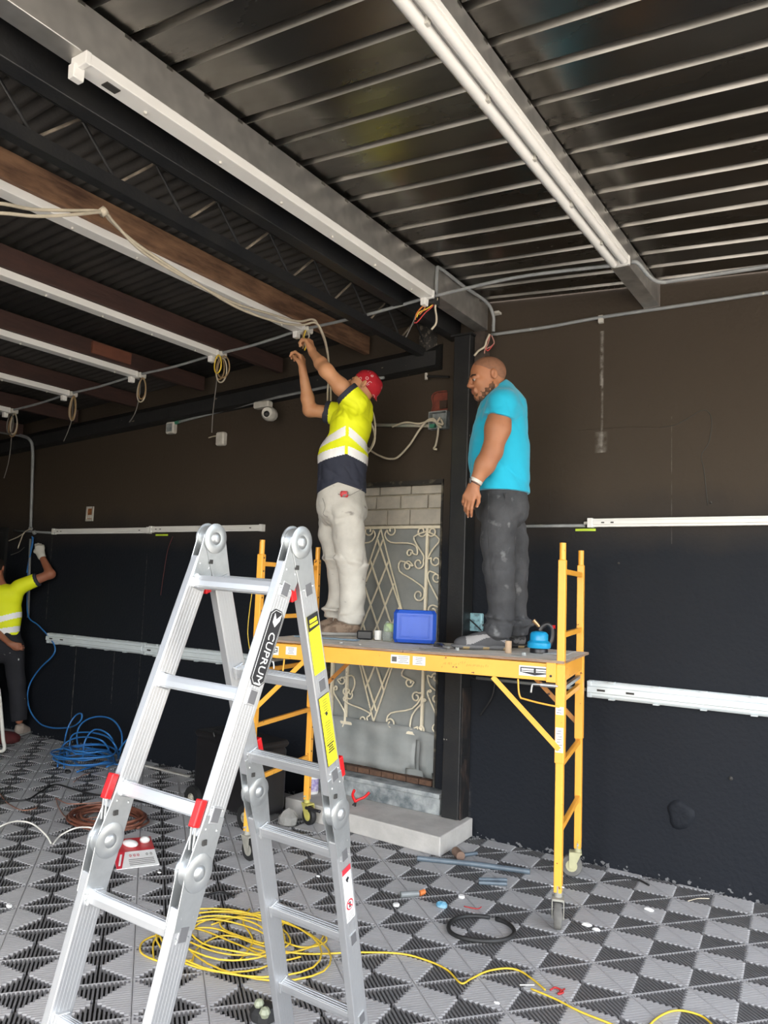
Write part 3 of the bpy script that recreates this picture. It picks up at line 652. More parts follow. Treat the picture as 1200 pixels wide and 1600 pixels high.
# junction box in the broken brickwork beside the column
q = wl(687, 632); t = thing('broken_wall_opening', 'ragged opening in the plaster showing red brick beside the column', 'opening', (q.x, WY, q.z-.1))
P = [(675, 640), (678, 618), (683, 614), (699, 613), (699, 646), (676, 648)]
MB().prism([wl(x, y, WY-.003) for x, y in P], (0, .02, 0)).build('brick_face', M_brick, t)
MB().box(wl(693, 632, WY-.008), (.06, .012, .06)).build('brick_piece', mat('dark_brown_brick', (.05, .03, .02), .9), t)
wire('plaster_edge', [wl(x, y, WY-.006) for x, y in ((674, 645), (677, 632), (675, 620), (682, 613), (698, 611))], .007, M_brick, t)
q = wl(686, 657, WY-.03); t = thing('junction_box', 'open grey junction box full of cream cables beside the column', 'box', (q.x, WY, q.z-.06))
mb = MB(); mb.box((q.x, WY-.004, q.z), (.15, .006, .13))
for sx in (-1, 1): mb.box((q.x+sx*.073, WY-.03, q.z), (.006, .055, .13)); mb.box((q.x, WY-.03, q.z+sx*.063), (.15, .055, .006))
mb.build('box', M_sill, t)
for P in (((690, 668), (684, 664), (678, 655), (668, 657), (655, 672), (640, 695), (622, 714), (611, 717), (600, 715), (585, 708), (572, 698)), ((686, 663), (675, 657), (655, 662), (635, 660), (620, 664), (613, 667)), ((685, 668), (684, 680), (681, 695), (678, 701), (683, 702)), ((688, 652), (684, 660), (692, 663), (689, 655))):
    wire('cable', [wl(x, y, WY-.06) for x, y in P], .0085, M_cable, t)
MB().tube([wl(580, 664, WY-.016), wl(681, 665, WY-.016)], .015, 8).build('pipe', mat('cream_pipe', (.42, .38, .30), .6, col2=(.3, .33, .28), scale=8), t, smooth='all')
MB().cyl(wl(671, 666, WY-.03), wl(680, 666, WY-.03), .018).build('coupling', mat('green_coupling', (.06, .25, .16), .5), t)
q = wl(743, 972, WY-.02); t = thing('wall_box', 'pale turquoise wall box behind the ankles of the man in the turquoise shirt', 'box', (q.x, WY, q.z-.06))
MB().cbox(q, (.11, .04, .125), .006).build('box', mat('pale_turquoise', (.32, .55, .60), .4, col2=(.15, .25, .28), scale=30, contrast=(.5, .62)), t)
wire('lead', [wl(x, y, WY-.06) for x, y in ((734, 968), (745, 978), (752, 985))], .005, M_rubber, t)
q = wl(667, 587, WY-.02); t = thing('wall_hook', 'small pipe stub with hook on the wall left of the column', 'hook', (q.x, WY, q.z))
MB().tube([wl(667, 588, WY-.05), wl(702, 589, WY-.05)], .008, 8).build('rod', M_black, t); MB().cyl(wl(666, 583, WY-.05), wl(666, 593, WY-.05), .012, n=8).build('stub', M_whitedirty, t)
MB().cyl(wl(668, 588, WY-.0), wl(668, 588, WY-.05), .008, n=8).build('bracket', M_black, t)
# ================================================================ wire tails hanging at the lamps
def loops(label, x, z, y, sets, drop=None):
    t = thing('wire_bundle', label, 'wires', (x, y, z))
    for k, (dx, dz, w_, h_, m) in enumerate(sets):
        c = [(x+dx+w_*math.sin(a)*(.6+.4*math.sin(a/2)), y-.02-.012*k, z-.02+dz-h_*(1-math.cos(a))/2) for a in [2*PI*i/12 for i in range(13)]]
        wire('loop', c, .0055, m, t)
    if drop:
        wire('tail', [(x+a, y-.02, z-b) for a, b in drop], .0045, M_cablegrey, t)
    return t
loops('yellow brown wire loops with one long tail, first lamp left of the raised hands', -4.27, 3.40, 4.14, [(.02, 0, .05, .17, M_cableold), (.05, -.01, .06, .19, M_cable), (.08, 0, .07, .17, M_cableold), (.03, .01, .04, .14, M_cableyellow)], [(.0, 0), (-.01, .2), (-.03, .45), (-.03, .60)])
loops('single cream wire loop with a curled grey tail under the third lamp from the right', -5.18, 3.345, 4.14, [(.03, 0, .06, .20, M_cable), (.05, 0, .05, .18, M_cableold)], [(0, 0), (.01, .15), (-.03, .3), (-.1, .38)])
loops('narrow bunch of brown wire loops with a bent grey tail, fourth lamp', -6.10, 3.285, 4.14, [(.02, 0, .05, .20, M_cableold), (.05, 0, .05, .22, M_cable), (.07, 0, .04, .22, M_cableold)], [(0.02, 0), (.03, .2), (-.01, .32), (-.07, .42)])
loops('round wire loops at the lamp on the left edge', -7.02, 3.215, 4.14, [(.03, 0, .08, .22, M_cableold), (.06, 0, .06, .2, M_cable), (.02, 0, .06, .2, M_cablegrey)], [(0, 0), (.02, .3), (.0, .5), (-.05, .64)])
t = thing('wire_bundle', 'orange and red wires hanging beside the lamp under the wide galvanised beam', 'wires', (-2.40, 4.15, 3.45))
W1 = lambda P, m, d=4.93, r=.0045: wire('wire', [dp(x, y, d) for x, y in P], r, m, t)
W1(((682, 464), (672, 470), (657, 482), (650, 492), (649, 500)), M_cableorange); W1(((683, 465), (678, 474), (668, 482), (655, 488), (651, 496)), M_cableyellow)
W1(((682, 464), (676, 478), (665, 488), (652, 503), (647, 504)), M_cablered); W1(((680, 463), (668, 474), (662, 484), (655, 492)), M_cableorange); W1(((650, 492), (646, 502), (640, 515), (634, 527)), M_cablegrey)
W1(((683, 466), (680, 480), (682, 495), (681, 506), (674, 515)), M_cable, r=.007)
t = thing('wire_bundle', 'pinkish wires and a cream cable end under the conduit above the bald man', 'wires', (-2.31, 4.88, 3.45))
W1(((765, 522), (760, 533), (757, 542), (748, 548), (741, 556)), M_cable, 5.46, .008); W1(((766, 523), (763, 535), (758, 546), (757, 552)), mat('pink_wire', (.45, .22, .18), .5), 5.46); W1(((768, 524), (772, 536), (764, 543), (757, 545)), mat('pink_wire', (.45, .22, .18), .5), 5.46); W1(((766, 524), (759, 538), (762, 548), (771, 538)), M_cablered, 5.46)
# ---- the long cream cables draped over the lamps to the hands
t = thing('cream_cables', 'two long cream cables draped along the lamp and hanging beside the raised arms', 'cable', (-3.35, 4.1, 3.0))
wire('cable', [dp(-60, 318, 2.75), dp(0, 318, 2.85), dp(50, 327, 3.0), dp(110, 329, 3.15), dp(160, 331, 3.3), dp(180, 350, 3.4), dp(225, 395, 3.6), dp(300, 440, 3.9), dp(365, 473, 4.25), dp(420, 490, 4.6), dp(465, 502, 4.95), dp(488, 499, 5.1), dp(497, 508, 5.15), dp(508, 535, 5.3), dp(514, 570, 5.46), dp(517, 610, 5.5), dp(518, 650, 5.66), dp(535, 700, 5.72), dp(560, 716, 5.68), dp(578, 702, 5.55), dp(586, 680, 5.5), dp(585, 655, 5.5), dp(580, 640, 5.5), dp(572, 630, 5.6)], .0075, M_cable, t, k=8)
wire('cable', [dp(-60, 334, 2.75), dp(0, 333, 2.85), dp(60, 338, 3.0), dp(120, 335, 3.15), dp(160, 332, 3.3), dp(172, 344, 3.38), dp(215, 382, 3.55), dp(290, 432, 3.85), dp(370, 480, 4.28), dp(430, 502, 4.65), dp(470, 508, 4.98), dp(492, 504, 5.1), dp(503, 518, 5.16), dp(511, 545, 5.32), dp(514, 580, 5.46), dp(512, 615, 5.5), dp(514, 650, 5.68), dp(530, 705, 5.74), dp(560, 720, 5.68), dp(576, 706, 5.56), dp(585, 690, 5.5), dp(584, 672, 5.5), dp(576, 655, 5.5), dp(568, 645, 5.6)], .0075, M_cable, t, k=8)
MB().tube([dp(157, 334, 3.3), dp(165, 328, 3.31)], .02, 8).build('knot', M_cable, t, smooth='all')
# ================================================================ scaffold
wr, br, wlp, blp = Vector((-1.427, 3.92, 0)), Vector((-1.573, 4.644, 0)), Vector((-3.290, 3.637, 0)), Vector((-3.443, 4.404, 0))
ux = (wr-wlp).normalized(); uy = Vector((-ux.y, ux.x, 0)); Rsc = Matrix((ux, uy, (0, 0, 1))).transposed()
t = thing('scaffold', 'orange rolling scaffold with a plywood deck that both men stand on', 'scaffold', ((wr+blp)/2))
def post(P, sgn):
    top = 1.94; z0 = .165
    MB().box(P+Vector((0, 0, (z0+1.85)/2)), (.040, .040, 1.85-z0), Rsc).build('post', M_orange, t, bevel=.004)
    MB().cyl(P+Vector((0, 0, 1.85)), P+Vector((0, 0, top)), .017, n=14).build('post_pin', M_orange, t, smooth=True)
    MB().box(P+Vector((0, 0, 1.055)), (.048, .048, .50), Rsc).build('sleeve', M_orange, t, bevel=.003)
    mb = MB()
    side = -uy if sgn > 0 else ux*(-1)
    for k in range(20):
        z = .25+k*.083
        if .8 < z < 1.32: continue
        c = P+ux*(.0205 if P in (wlp, blp) else 0)+uy*(0 if P in (wlp, blp) else -.0205)*(0)
        if P in (wlp, blp): mb.cyl(P+ux*.018+Vector((0, 0, z)), P+ux*.0212+Vector((0, 0, z)), .006, n=8)
    if mb.v: o = mb.build('peg_holes', M_darkhole, t); o['kind'] = 'stuff'
    return
for P in (wr, br, wlp, blp): post(P, 1)
for a, b in ((wr, br), (wlp, blp)):
    for z in (1.79, 1.455, 1.12, .79, .46):
        MB().bar(a+Vector((0, 0, z)), b+Vector((0, 0, z)), .022, .028).build('rung', M_orange, t, bevel=.002)
# deck beams
for a, b, s in ((wlp, wr, -1), (blp, br, 1)):
    o = uy*s*.030; n_ = ux*.02
    MB().bar(a+n_+o+Vector((0, 0, 1.262)), b-n_+o+Vector((0, 0, 1.262)), .006, .088).build('side_rail', M_orange, t, bevel=.001)
    MB().bar(a+n_+o-uy*s*.018+Vector((0, 0, 1.220)), b-n_+o-uy*s*.018+Vector((0, 0, 1.220)), .036, .005).build('rail_flange', M_orangedark, t)
    for q, sg in ((a, 1), (b, -1)):
        MB().box(q+ux*sg*.045+o+Vector((0, 0, 1.262))+uy*s*.005, (.05, .012, .10), Rsc).build('rail_hook', M_orange, t, bevel=.002)
        MB().cyl(q+ux*sg*.045+uy*s*.040+Vector((0, 0, 1.245)), q+ux*sg*.045+uy*s*.044+Vector((0, 0, 1.245)), .007, n=8).build('bolt', M_darkhole, t)
    # diagonal braces
    for q, sg in ((a, 1), (b, -1)):
        MB().bar(q+Vector((0, 0, .875))+uy*s*.027, q+ux*sg*.36+Vector((0, 0, 1.215))+uy*s*.027, .006, .028, up=(0, 0, 1)).build('brace', M_orange if s < 0 else M_orangedark, t, bevel=.001)
for a, b in ((wr, br), (wlp, blp)):
    MB().bar(a+Vector((0, 0, 1.262)), b+Vector((0, 0, 1.262)), .035, .088).build('end_rail', M_orange, t, bevel=.002)
    MB().bar(a+Vector((0, 0, 1.175)), b+Vector((0, 0, 1.175)), .02, .018).build('lock_bar', M_zinc, t)
# plywood: two boards with a lifted corner
Z0 = 1.309
def dk(u, v, z=0): return wlp+ux*u+uy*v+Vector((0, 0, Z0+z))
LD = (wr-wlp).length; WD = (blp-wlp).length
for (u0, u1, nm) in ((.0, 1.0, 'deck_board'), (1.003, LD+.02, 'deck_board')):
    mb = MB(); nn = 8; vs = []
    for k in range(nn+1):
        u = u0+(u1-u0)*k/nn; dz = .003*math.sin(u*5)+.002
        vs += [dk(u, -.035, dz), dk(u, WD-.06, dz), dk(u, WD-.06, .013+dz), dk(u, -.035, .013+dz)]
    fs = [(3, 2, 1, 0), (nn*4, nn*4+1, nn*4+2, nn*4+3)]; ms = [1, 1]
    for k in range(nn):
        for j in range(4): fs.append((k*4+j, k*4+(j+1) % 4, k*4+4+(j+1) % 4, k*4+4+j)); ms.append(0 if j == 2 else 1)
    mb.add(vs, fs); mb.m = ms; mb.build(nm, [M_ply, M_plyedge], t)
# printed labels on the beam
fo = -uy*.0338
def sticker(name, u, z, w_, h_, m, parent=t, dz=0, off=.0338):
    c = wlp+ux*u-uy*off+Vector((0, 0, z)); return MB().box(c, (w_, .0012, h_), Rsc).build(name, m, parent)
for u in (.115, LD-.13):
    s_ = sticker('maker_plate', u, 1.262, .17 if u > 1 else .13, .052, M_paper); c0 = wlp+ux*u-uy*.0346+Vector((0, 0, 1.262)); W_ = .155 if u > 1 else .115
    mb = MB(); P_ = [(-W_/2, .018), (W_/2, .018), (W_/2, -.008), (.0, -.022), (-W_/2, -.008)]
    mb.prism([c0+ux*a+Vector((0, 0, b)) for a, b in P_], -uy*.0008)
    mb.build('emblem', M_ink, s_)
    mb = MB()
    for a0, a1, b0, b1 in ((-W_*.46, -.006, .003, .012), (.006, W_*.46, .003, .012), (-W_*.46, -.006, -.006, -.001), (.006, W_*.46, -.006, -.001)):
        mb.prism([c0-uy*.0009+ux*a+Vector((0, 0, b)) for a, b in ((a0, b0), (a1, b0), (a1, b1), (a0, b1))], -uy*.0006)
    mb.build('emblem_bars', M_paper, s_)
for u, w_ in ((.268, .075), (.985, .115), (1.10, .075)):
    s_ = sticker('notice', u, 1.268, w_, .048, M_paper); mb = MB()
    for k in range(4):
        c = wlp+ux*(u+(.02 if w_ > .1 else 0))-uy*.0346+Vector((0, 0, 1.268+.016-k*.010)); mb.box(c, (w_*.55*(1 if k != 2 else .7), .0006, .0026), Rsc)
    if w_ > .1: mb.box(wlp+ux*(u-.036)-uy*.0346+Vector((0, 0, 1.268)), (.03, .0006, .028), Rsc)
    mb.build('print_lines', M_cablegrey, s_)
for z0, z1 in ((1.05, 1.09), (.86, .985)):
    s_ = MB().box(wr-uy*.0247+Vector((0, 0, (z0+z1)/2)), (.040, .0012, z1-z0), Rsc).build('worn_label', M_paper, t); mb = MB()
    for k in range(int((z1-z0)/.014)): mb.box(wr-uy*.0256+ux*(.003*(k % 3-1))+Vector((0, 0, z0+.01+k*.014)), (.026-.006*(k % 2), .0006, .003), Rsc)
    mb.build('print_lines', M_cablegrey, s_)
mb = MB(); rp = random.Random(12)
for k in range(22):
    u = 1.245+k*.012+rp.random()*.004; z = 1.258+(.014 if 7 < k < 11 else 0)+rp.random()*.006; q = wlp+ux*u-uy*.0336+Vector((0, 0, z))
    mb.bar(q, q+ux*(rp.random()*.010-.002)+Vector((0, 0, .006+.008*rp.random())), .0016, .0006, up=uy)
o = mb.build('faded_pen_marks', mat('faded_pen', (.42, .19, .03), .6), t); o['kind'] = 'stuff'
# handles and cranks
for q, sg in ((wr, -1), (wlp, 1)):
    f = -uy*.03
    wire('wire_handle', [q+ux*sg*.22+f+Vector((0, 0, 1.215)), q+ux*sg*.215+f+Vector((0, 0, 1.15)), q+ux*sg*.205+f+Vector((0, 0, 1.12)), q+ux*sg*.19+f+Vector((0, 0, 1.115)), q+ux*sg*.10+f+Vector((0, 0, 1.10)), q+f+Vector((0, 0, 1.09))], .005, M_orange, t)
    wire('crank', [q+ux*sg*.01+f+Vector((0, 0, 1.195)), q+ux*sg*.13+f+Vector((0, 0, 1.195)), q+ux*sg*.145+f+Vector((0, 0, 1.185)), q+ux*sg*.15+f+Vector((0, 0, 1.15))], .006, M_zinc, t)
    MB().cyl(q+ux*sg*.02+f+Vector((0, 0, 1.195)), q+ux*sg*.10+f+Vector((0, 0, 1.195)), .011, n=10).build('spring_barrel', M_zinc, t, smooth=True)
wire('wire_tie', [wlp+Vector((-.03, -.03, 1.66)), wlp+Vector((-.05, -.03, 1.5)), wlp+Vector((-.055, -.03, 1.35)), wlp+Vector((-.02, -.03, 1.22))], .0025, M_cableyellow, t)
# casters
def caster(P, yaw_, mw, mf, name='caster'):
    d = Vector((math.cos(yaw_), math.sin(yaw_), 0)); s = Vector((-d.y, d.x, 0)); c = P+d*.035+Vector((0, 0, .064))
    cf = MB().cyl(P+Vector((0, 0, .20)), P+Vector((0, 0, .135)), .021, n=12).build('caster_stem', mf, t, smooth=True)
    fk = MB().box(P+d*.012+Vector((0, 0, .140)), (.07, .06, .010), Matrix((d, s, (0, 0, 1))).transposed())
    for sg in (-1, 1): fk.prism([P-d*.02+s*sg*.026+Vector((0, 0, .14)), P+d*.05+s*sg*.026+Vector((0, 0, .14)), c+d*.014+s*sg*.026-Vector((0, 0, .012)), c-d*.014+s*sg*.026-Vector((0, 0, .012))], s*sg*.005)
    fk.build('fork', mf, t)
    wh = MB().lathe([(.040, -.019), (.058, -.019), (.063, -.012), (.063, .012), (.058, .019), (.040, .019)], c, 24, axis=s).build('wheel', mw, t, smooth=True)
    MB().lathe([(.012, -.023), (.034, -.0195), (.034, .0195), (.012, .023)], c, 16, axis=s).build('hub', mf, wh, smooth=True)
    MB().cyl(P+s*.03+Vector((0, 0, .19)), P-s*.035+Vector((0, 0, .19)), .006, n=8).build('lock_pin', M_zinc, t)
M_yb = mat('yellow_bracket', (.55, .50, .12), .5, col2=(.40, .36, .12), scale=12); M_greyb = mat('dusty_bracket', (.34, .33, .28), .6, col2=(.24, .23, .20), scale=14)
caster(wr, math.radians(-70), M_dustyrubber, M_greyb); caster(br, math.radians(200), M_dustyrubber, mat('dusty_yellow_bracket', (.46, .44, .26), .6)); caster(wlp, math.radians(-10), M_rubber, M_greyb); caster(blp, math.radians(-15), M_rubber, M_yb)
# ================================================================ things on the deck
ZD = Z0+.019
def od(x, y, v=None):   # a point on the deck seen at pixel x, y
    q = fl(x, y, ZD); return q
q = dk(.78, .33); t = thing('cooler_box', 'blue plastic cooler box with a white body standing on its side on the deck', 'box', (q.x, q.y, ZD))
Cx = (dp(616, 985, 4.86)); cw = .27; chh = .205; c = Vector((Cx.x+.12, Cx.y+.05, ZD+chh/2+.001))
vdir = Vector((-.25, 1, 0)).normalized(); sdir = Vector((1, .25, 0)).normalized(); Rb = Matrix((sdir, vdir, (0, 0, 1))).transposed()
c = dp(648, 986, 4.83); c.z = ZD+chh/2+.001; sdir = (RT*Vector((1, 1, 0)).x); sdir = Vector((RT.x, RT.y-.12, 0)).normalized(); vdir = Vector((-sdir.y, sdir.x, 0)); Rb = Matrix((sdir, vdir, (0, 0, 1))).transposed()
MB().cbox(c+vdir*.085, (cw*.96, .13, chh*.97), .02, Rb).build('body', M_white, t, bevel=.006)
MB().cbox(c, (cw, .05, chh), .022, Rb).build('lid', mat('royal_blue_plastic', (.02, .085, .46), .35, col2=(.03, .10, .52), scale=5), t, bevel=.006)
Mbl = MATS['royal_blue_plastic']; fr = MB()
for a, b, w2, h2 in ((0, .066, .185, .009), (0, -.066, .185, .009), (-.09, 0, .009, .14), (.09, 0, .009, .14)): fr.box(c-vdir*.026+sdir*a+Vector((0, 0, b)), (w2, .006, h2), Rb)
fr.build('lid_ridge', Mbl, t, bevel=.002)
# torch
q = od(843, 1020); q = wr+ux*-.135+uy*.12; tq = Vector((q.x, q.y, ZD)); c = dp(842, 1018, 4.42); tq = Vector((c.x, c.y, ZD))
t = thing('gas_torch', 'turquoise gas blowtorch with black handle and brass nozzle at the right end of the deck', 'torch', tq)
MB().lathe([(.052, 0), (.052, .02), (.048, .028)], tq, 20).build('base', M_blackplastic, t, smooth=True)
MB().lathe([(.064, .028), (.067, .034), (.067, .058), (.058, .066), (.052, .072), (.052, .105), (.042, .118), (.022, .124)], tq, 24).build('canister', mat('turquoise_plastic', (.01, .30, .60), .3, col2=(.015, .36, .66), scale=6), t, smooth=True)
rx = Vector((RT.x, RT.y, 0)).normalized()
wire('handle', [tq+rx*.055+Vector((0, 0, .045)), tq+rx*.075+Vector((0, 0, .09)), tq+rx*.072+Vector((0, 0, .14)), tq+rx*.045+Vector((0, 0, .165)), tq+rx*.015+Vector((0, 0, .150)), tq+Vector((0, 0, .125))], [.016]*31, M_blackplastic, t, n=10)
MB().box(tq+rx*.082+Vector((0, 0, .15)), (.012, .03, .02)).build('trigger', M_red, t)
MB().cyl(tq+rx*.008+Vector((0, 0, .14)), tq-rx*.035+Vector((0, 0, .185)), .0095, .012, 12).build('nozzle', mat('brass', (.55, .34, .18), .35, .9), t, smooth=True)
# cardboard tube
c = dp(794, 1024, 4.32); q = Vector((c.x, c.y, ZD)); o = MB().lathe([(.018, 0), (.0185, .002), (.0185, .068), (.015, .068), (.015, .005)], q, 20).build('cardboard_tube', mat('cardboard', (.50, .36, .24), .8, col2=(.42, .30, .2), scale=12), smooth=True); tag(o, 'small brown cardboard tube standing on the deck in front of the shoe', 'tube'); rebase(o, q)
# bottle and white cup left of the cooler
c = dp(605, 1000, 4.95); q = Vector((c.x, c.y, ZD)); t = thing('plastic_bottle', 'clear plastic bottle with pale green contents left of the blue cooler box', 'bottle', q)
M_clear = mat('clear_plastic', (.80, .86, .84), .12, trans=.8, spec=.5)
MB().lathe([(.028, 0), (.034, .01), (.034, .07), (.030, .09), (.013, .115), (.012, .125)], q, 18).build('body', M_clear, t, smooth=True)
MB().lathe([(.027, .058), (.031, .062), (.031, .10), (.022, .112)], q+rx*.012, 16).build('contents', mat('pale_green', (.45, .60, .30), .4), t, smooth=True)
c = dp(591, 990, 5.0); q = Vector((c.x, c.y, ZD)); o = MB().lathe([(.020, 0), (.024, .002), (.028, .06), (.026, .06), (.019, .004)], q+Vector((0, 0, .0)), 18).build('white_cup', M_white, smooth=True); tag(o, 'white plastic cup beside the clear bottle on the deck', 'cup'); rebase(o, q)
c = dp(570, 998, 5.02); q = Vector((c.x, c.y, ZD)); o = MB().cbox(q+Vector((0, 0, .028)), (.10, .06, .056), .008, Rb).build('tool_pouch', M_blackplastic); tag(o, 'small black case on the deck beside the brown shoe', 'case'); rebase(o, q)
# blue level / flat bars
a, b = dk(.28, .38, .018), dk(.66, .10, .018)
o = MB().bar(dk(.10, .30, .024), dk(.55, .30, .024), .06, .008).build('spirit_level', mat('blue_grey_level', (.16, .24, .32), .4, col2=(.22, .30, .36), scale=12), bevel=.002); tag(o, 'flat blue grey metal bar under the brown shoes', 'bar'); rebase(o, dk(.3, .30, .02))
o = MB().bar(dk(1.06, .06, .020), dk(1.22, .08, .020), .02, .008).build('flat_tool', M_cablegrey); tag(o, 'dark flat metal strip on the deck right of the cooler box', 'tool'); rebase(o, dk(1.14, .07, .019))
t = thing('pliers', 'black handled pliers lying on the deck between cooler box and grey shoe', 'pliers', dk(1.2, .30, .018))
wire('handle', [dk(1.06, .36, .026), dk(1.10, .33, .030), dk(1.14, .26, .026)], .009, M_blackplastic, t); wire('handle', [dk(1.06, .30, .026), dk(1.10, .30, .028), dk(1.14, .26, .026)], .009, M_blackplastic, t); MB().bar(dk(1.14, .26, .026), dk(1.18, .23, .024), .02, .012).build('jaws', M_zinc, t)
for k, (u, v, lb) in enumerate(((1.27, .12, 'small steel nut on the deck left of the grey shoe toe'), (1.66, .10, 'small steel coupling on the deck right of the cardboard tube'))):
    o = MB().lathe([(.010, 0), (.012, .002), (.012, .018), (.008, .02)], dk(u, v, .018), 6).build('steel_fitting', M_zinc); tag(o, lb, 'fitting'); rebase(o, dk(u, v, .018))
o = MB().bar(dk(1.60, .07, .020), dk(1.66, .05, .020), .008, .006).build('screw_clip', M_zinc); tag(o, 'short bright metal clip beside the cardboard tube', 'clip'); rebase(o, dk(1.63, .06, .018))
o = MB().prism([dk(1.72, .30, .020), dk(1.86, .28, .024), dk(1.87, .50, .030), dk(1.74, .52, .020)], (0, 0, .002)).build('paper_sheet', M_paper); tag(o, 'white paper sheet on the deck behind the gas torch', 'paper'); rebase(o, dk(1.8, .4, .02))
for u, v, m_, lb in ((.42, .05, mat('teal_scrap', (.05, .40, .36), .5), 'tiny teal scrap on the deck edge right of the ladder'), (.56, .06, M_paper, 'tiny white scrap on the deck left of the plastic bottle'), (.70, .03, M_whitedirty, 'tiny dusty chip on the deck edge below the cooler box')):
    o = MB().box(dk(u, v, .0215), (.025, .010, .004), Matrix.Rotation(u*3, 3, 'Z')).build('scrap', m_); tag(o, lb, 'scrap'); rebase(o, dk(u, v, .019))
# ================================================================ things on the floor
def coil(name, label, c, R, n, r, m, jit=.3, seed=1, turns_h=.0, ell=1., arcs=()):
    rnd = random.Random(seed); t = thing(name, label, 'cable', c)
    pts = []
    for k in range(n*10):
        a = 2*PI*k/10; w_ = 1+jit*math.sin(a*.37+seed)+jit*.5*math.sin(a*1.31)
        pts.append((c[0]+R*w_*math.cos(a)*ell+jit*R*.4*math.sin(a*.21), c[1]+R*w_*math.sin(a)+jit*R*.4*math.cos(a*.17), .006+r+turns_h*(k/(n*10))+rnd.random()*turns_h*.3))
    wire('coil', pts, r, m, t, k=3)
    for P in arcs: wire('arc', P, r, m, t, k=8)
    return t
f3 = lambda x, y, z=0.004: tuple(fl(x, y, z))
bc = fl(148, 1190); Y_ = WY-.10
arcB = [[fl(100, 1200, .01), wl(101, 1160, 4.6), wl(107, 1135, 4.65), wl(118, 1118, 4.7), wl(127, 1115, 4.7), wl(127, 1124, 4.7), wl(118, 1133, 4.7), wl(104, 1137, 4.75), wl(80, 1137, 4.78), wl(62, 1130, 4.8), wl(48, 1112, 4.8), wl(43, 1090, 4.82), wl(47, 1068, 4.85), wl(62, 1045, 4.85), wl(82, 1025, 4.86), wl(86, 1012, 4.87), wl(78, 997, 4.88), wl(60, 977, 4.88), wl(44, 962, 4.88), wl(43, 920, 4.9), wl(45, 880, 4.9), wl(51, 850, 4.88), wl(50, 838, 4.88)],
        [fl(125, 1180, .01), wl(120, 1150, 4.65), wl(128, 1130, 4.7), wl(150, 1120, 4.72), wl(175, 1124, 4.72), wl(189, 1143, 4.7), wl(190, 1165, 4.65), fl(184, 1186, .01)],
        [wl(42, 895, 4.9), wl(48, 860, 4.9), wl(52, 840, 4.88)],
        [fl(130, 1190, .01), wl(132, 1160, 4.55), wl(148, 1140, 4.6), wl(172, 1150, 4.6), fl(185, 1182, .01)],
        [fl(108, 1180, .01), wl(112, 1150, 4.6), wl(135, 1144, 4.62), wl(165, 1150, 4.6), wl(180, 1165, 4.55), fl(186, 1185, .01)],
        [fl(90, 1198, .01), wl(98, 1165, 4.5), wl(125, 1152, 4.55), wl(160, 1158, 4.5), fl(175, 1184, .01)],
        [wl(186, 1172, 4.6), wl(200, 1155, 4.6), wl(225, 1148, 4.6)], [fl(200, 1196, .01), fl(160, 1194, .02), fl(120, 1206, .01)]]
coil('blue_cable_coil', 'tangled blue cable coil on the floor rising to the worker at the left', (bc.x+.05, 4.45, 0), .19, 7, .0075, M_cableblue, .30, 3, .12, 1.35, arcB)
yc = fl(365, 1475)
coil('yellow_cable_coil', 'yellow cable coil spread on the tiles behind the ladder', (yc.x, yc.y, 0), .22, 6, .0042, M_cableyellow, .35, 5, .03, 1.5,
     [[fl(x, y, .006) for x, y in P] for P in (((300, 1500), (262, 1505), (222, 1490), (225, 1470), (260, 1458), (330, 1450), (400, 1475), (470, 1490), (560, 1488), (625, 1490), (665, 1500), (698, 1515), (720, 1536), (735, 1530), (760, 1518), (790, 1513), (812, 1517), (832, 1530), (852, 1547)),
      ((330, 1445), (380, 1430), (440, 1425), (500, 1450), (495, 1475), (440, 1490), (390, 1480)), ((240, 1500), (245, 1465), (300, 1450), (370, 1475), (430, 1500), (470, 1495)), ((410, 1475), (450, 1440), (490, 1445), (510, 1470), (470, 1480), (420, 1460)), ((390, 1420), (380, 1440), (395, 1470), (375, 1500)),
      ((300, 1505), (310, 1480), (350, 1462), (410, 1474)), ((410, 1474), (355, 1455), (345, 1440), (375, 1433)))])
wy = wire('yellow_cable', [fl(x, y, .006) for x, y in ((830, 1545), (870, 1562), (905, 1580), (950, 1598), (990, 1615))], .0042, M_cableyellow); tag(wy, 'yellow cable running to the bottom edge beside the red scrap', 'cable')
wy = wire('yellow_cable', [fl(x, y, .006) for x, y in ((1000, 1620), (1025, 1592), (1055, 1579), (1090, 1585), (1112, 1600), (1130, 1625))], .0042, M_cableyellow); tag(wy, 'yellow cable arc in the bottom right corner', 'cable')
cc = fl(168, 1288)
coil('copper_cable_coil', 'reddish brown cable coil on the floor behind the left ladder leg', (cc.x, cc.y, 0), .20, 8, .008, M_copper, .12, 2, .05, 1.3)
t = thing('copper_wires', 'loose thin copper wires left of the reddish brown coil', 'wire', fl(110, 1270))
for P in (((87, 1246), (92, 1262), (105, 1278), (130, 1279), (165, 1275)), ((88, 1247), (110, 1256), (161, 1253)), ((125, 1280), (148, 1268), (157, 1255)), ((115, 1222), (128, 1212), (140, 1208)), ((0, 1240), (12, 1255), (35, 1266), (58, 1262))):
    wire('wire', [fl(x, y, .006) for x, y in P], .0035, mat('bare_copper', (.55, .26, .17), .35, .6), t)
o = wire('white_cable', [fl(-20, 1306, .004), fl(3, 1290, .05), fl(28, 1283, .10), fl(52, 1288, .09), fl(72, 1305, .04), fl(80, 1318, .005)], .0055, M_cablewhite); tag(o, 'white cable arching up from the floor at the left edge', 'cable')
o = wire('white_cable', [fl(83, 1319, .005), fl(95, 1305, .03), (fl(118, 1294, .06)), fl(140, 1293, .07), fl(160, 1300, .03), fl(185, 1325, .01)], .0055, M_cablewhite); tag(o, 'white cable lying toward the red and white package', 'cable')
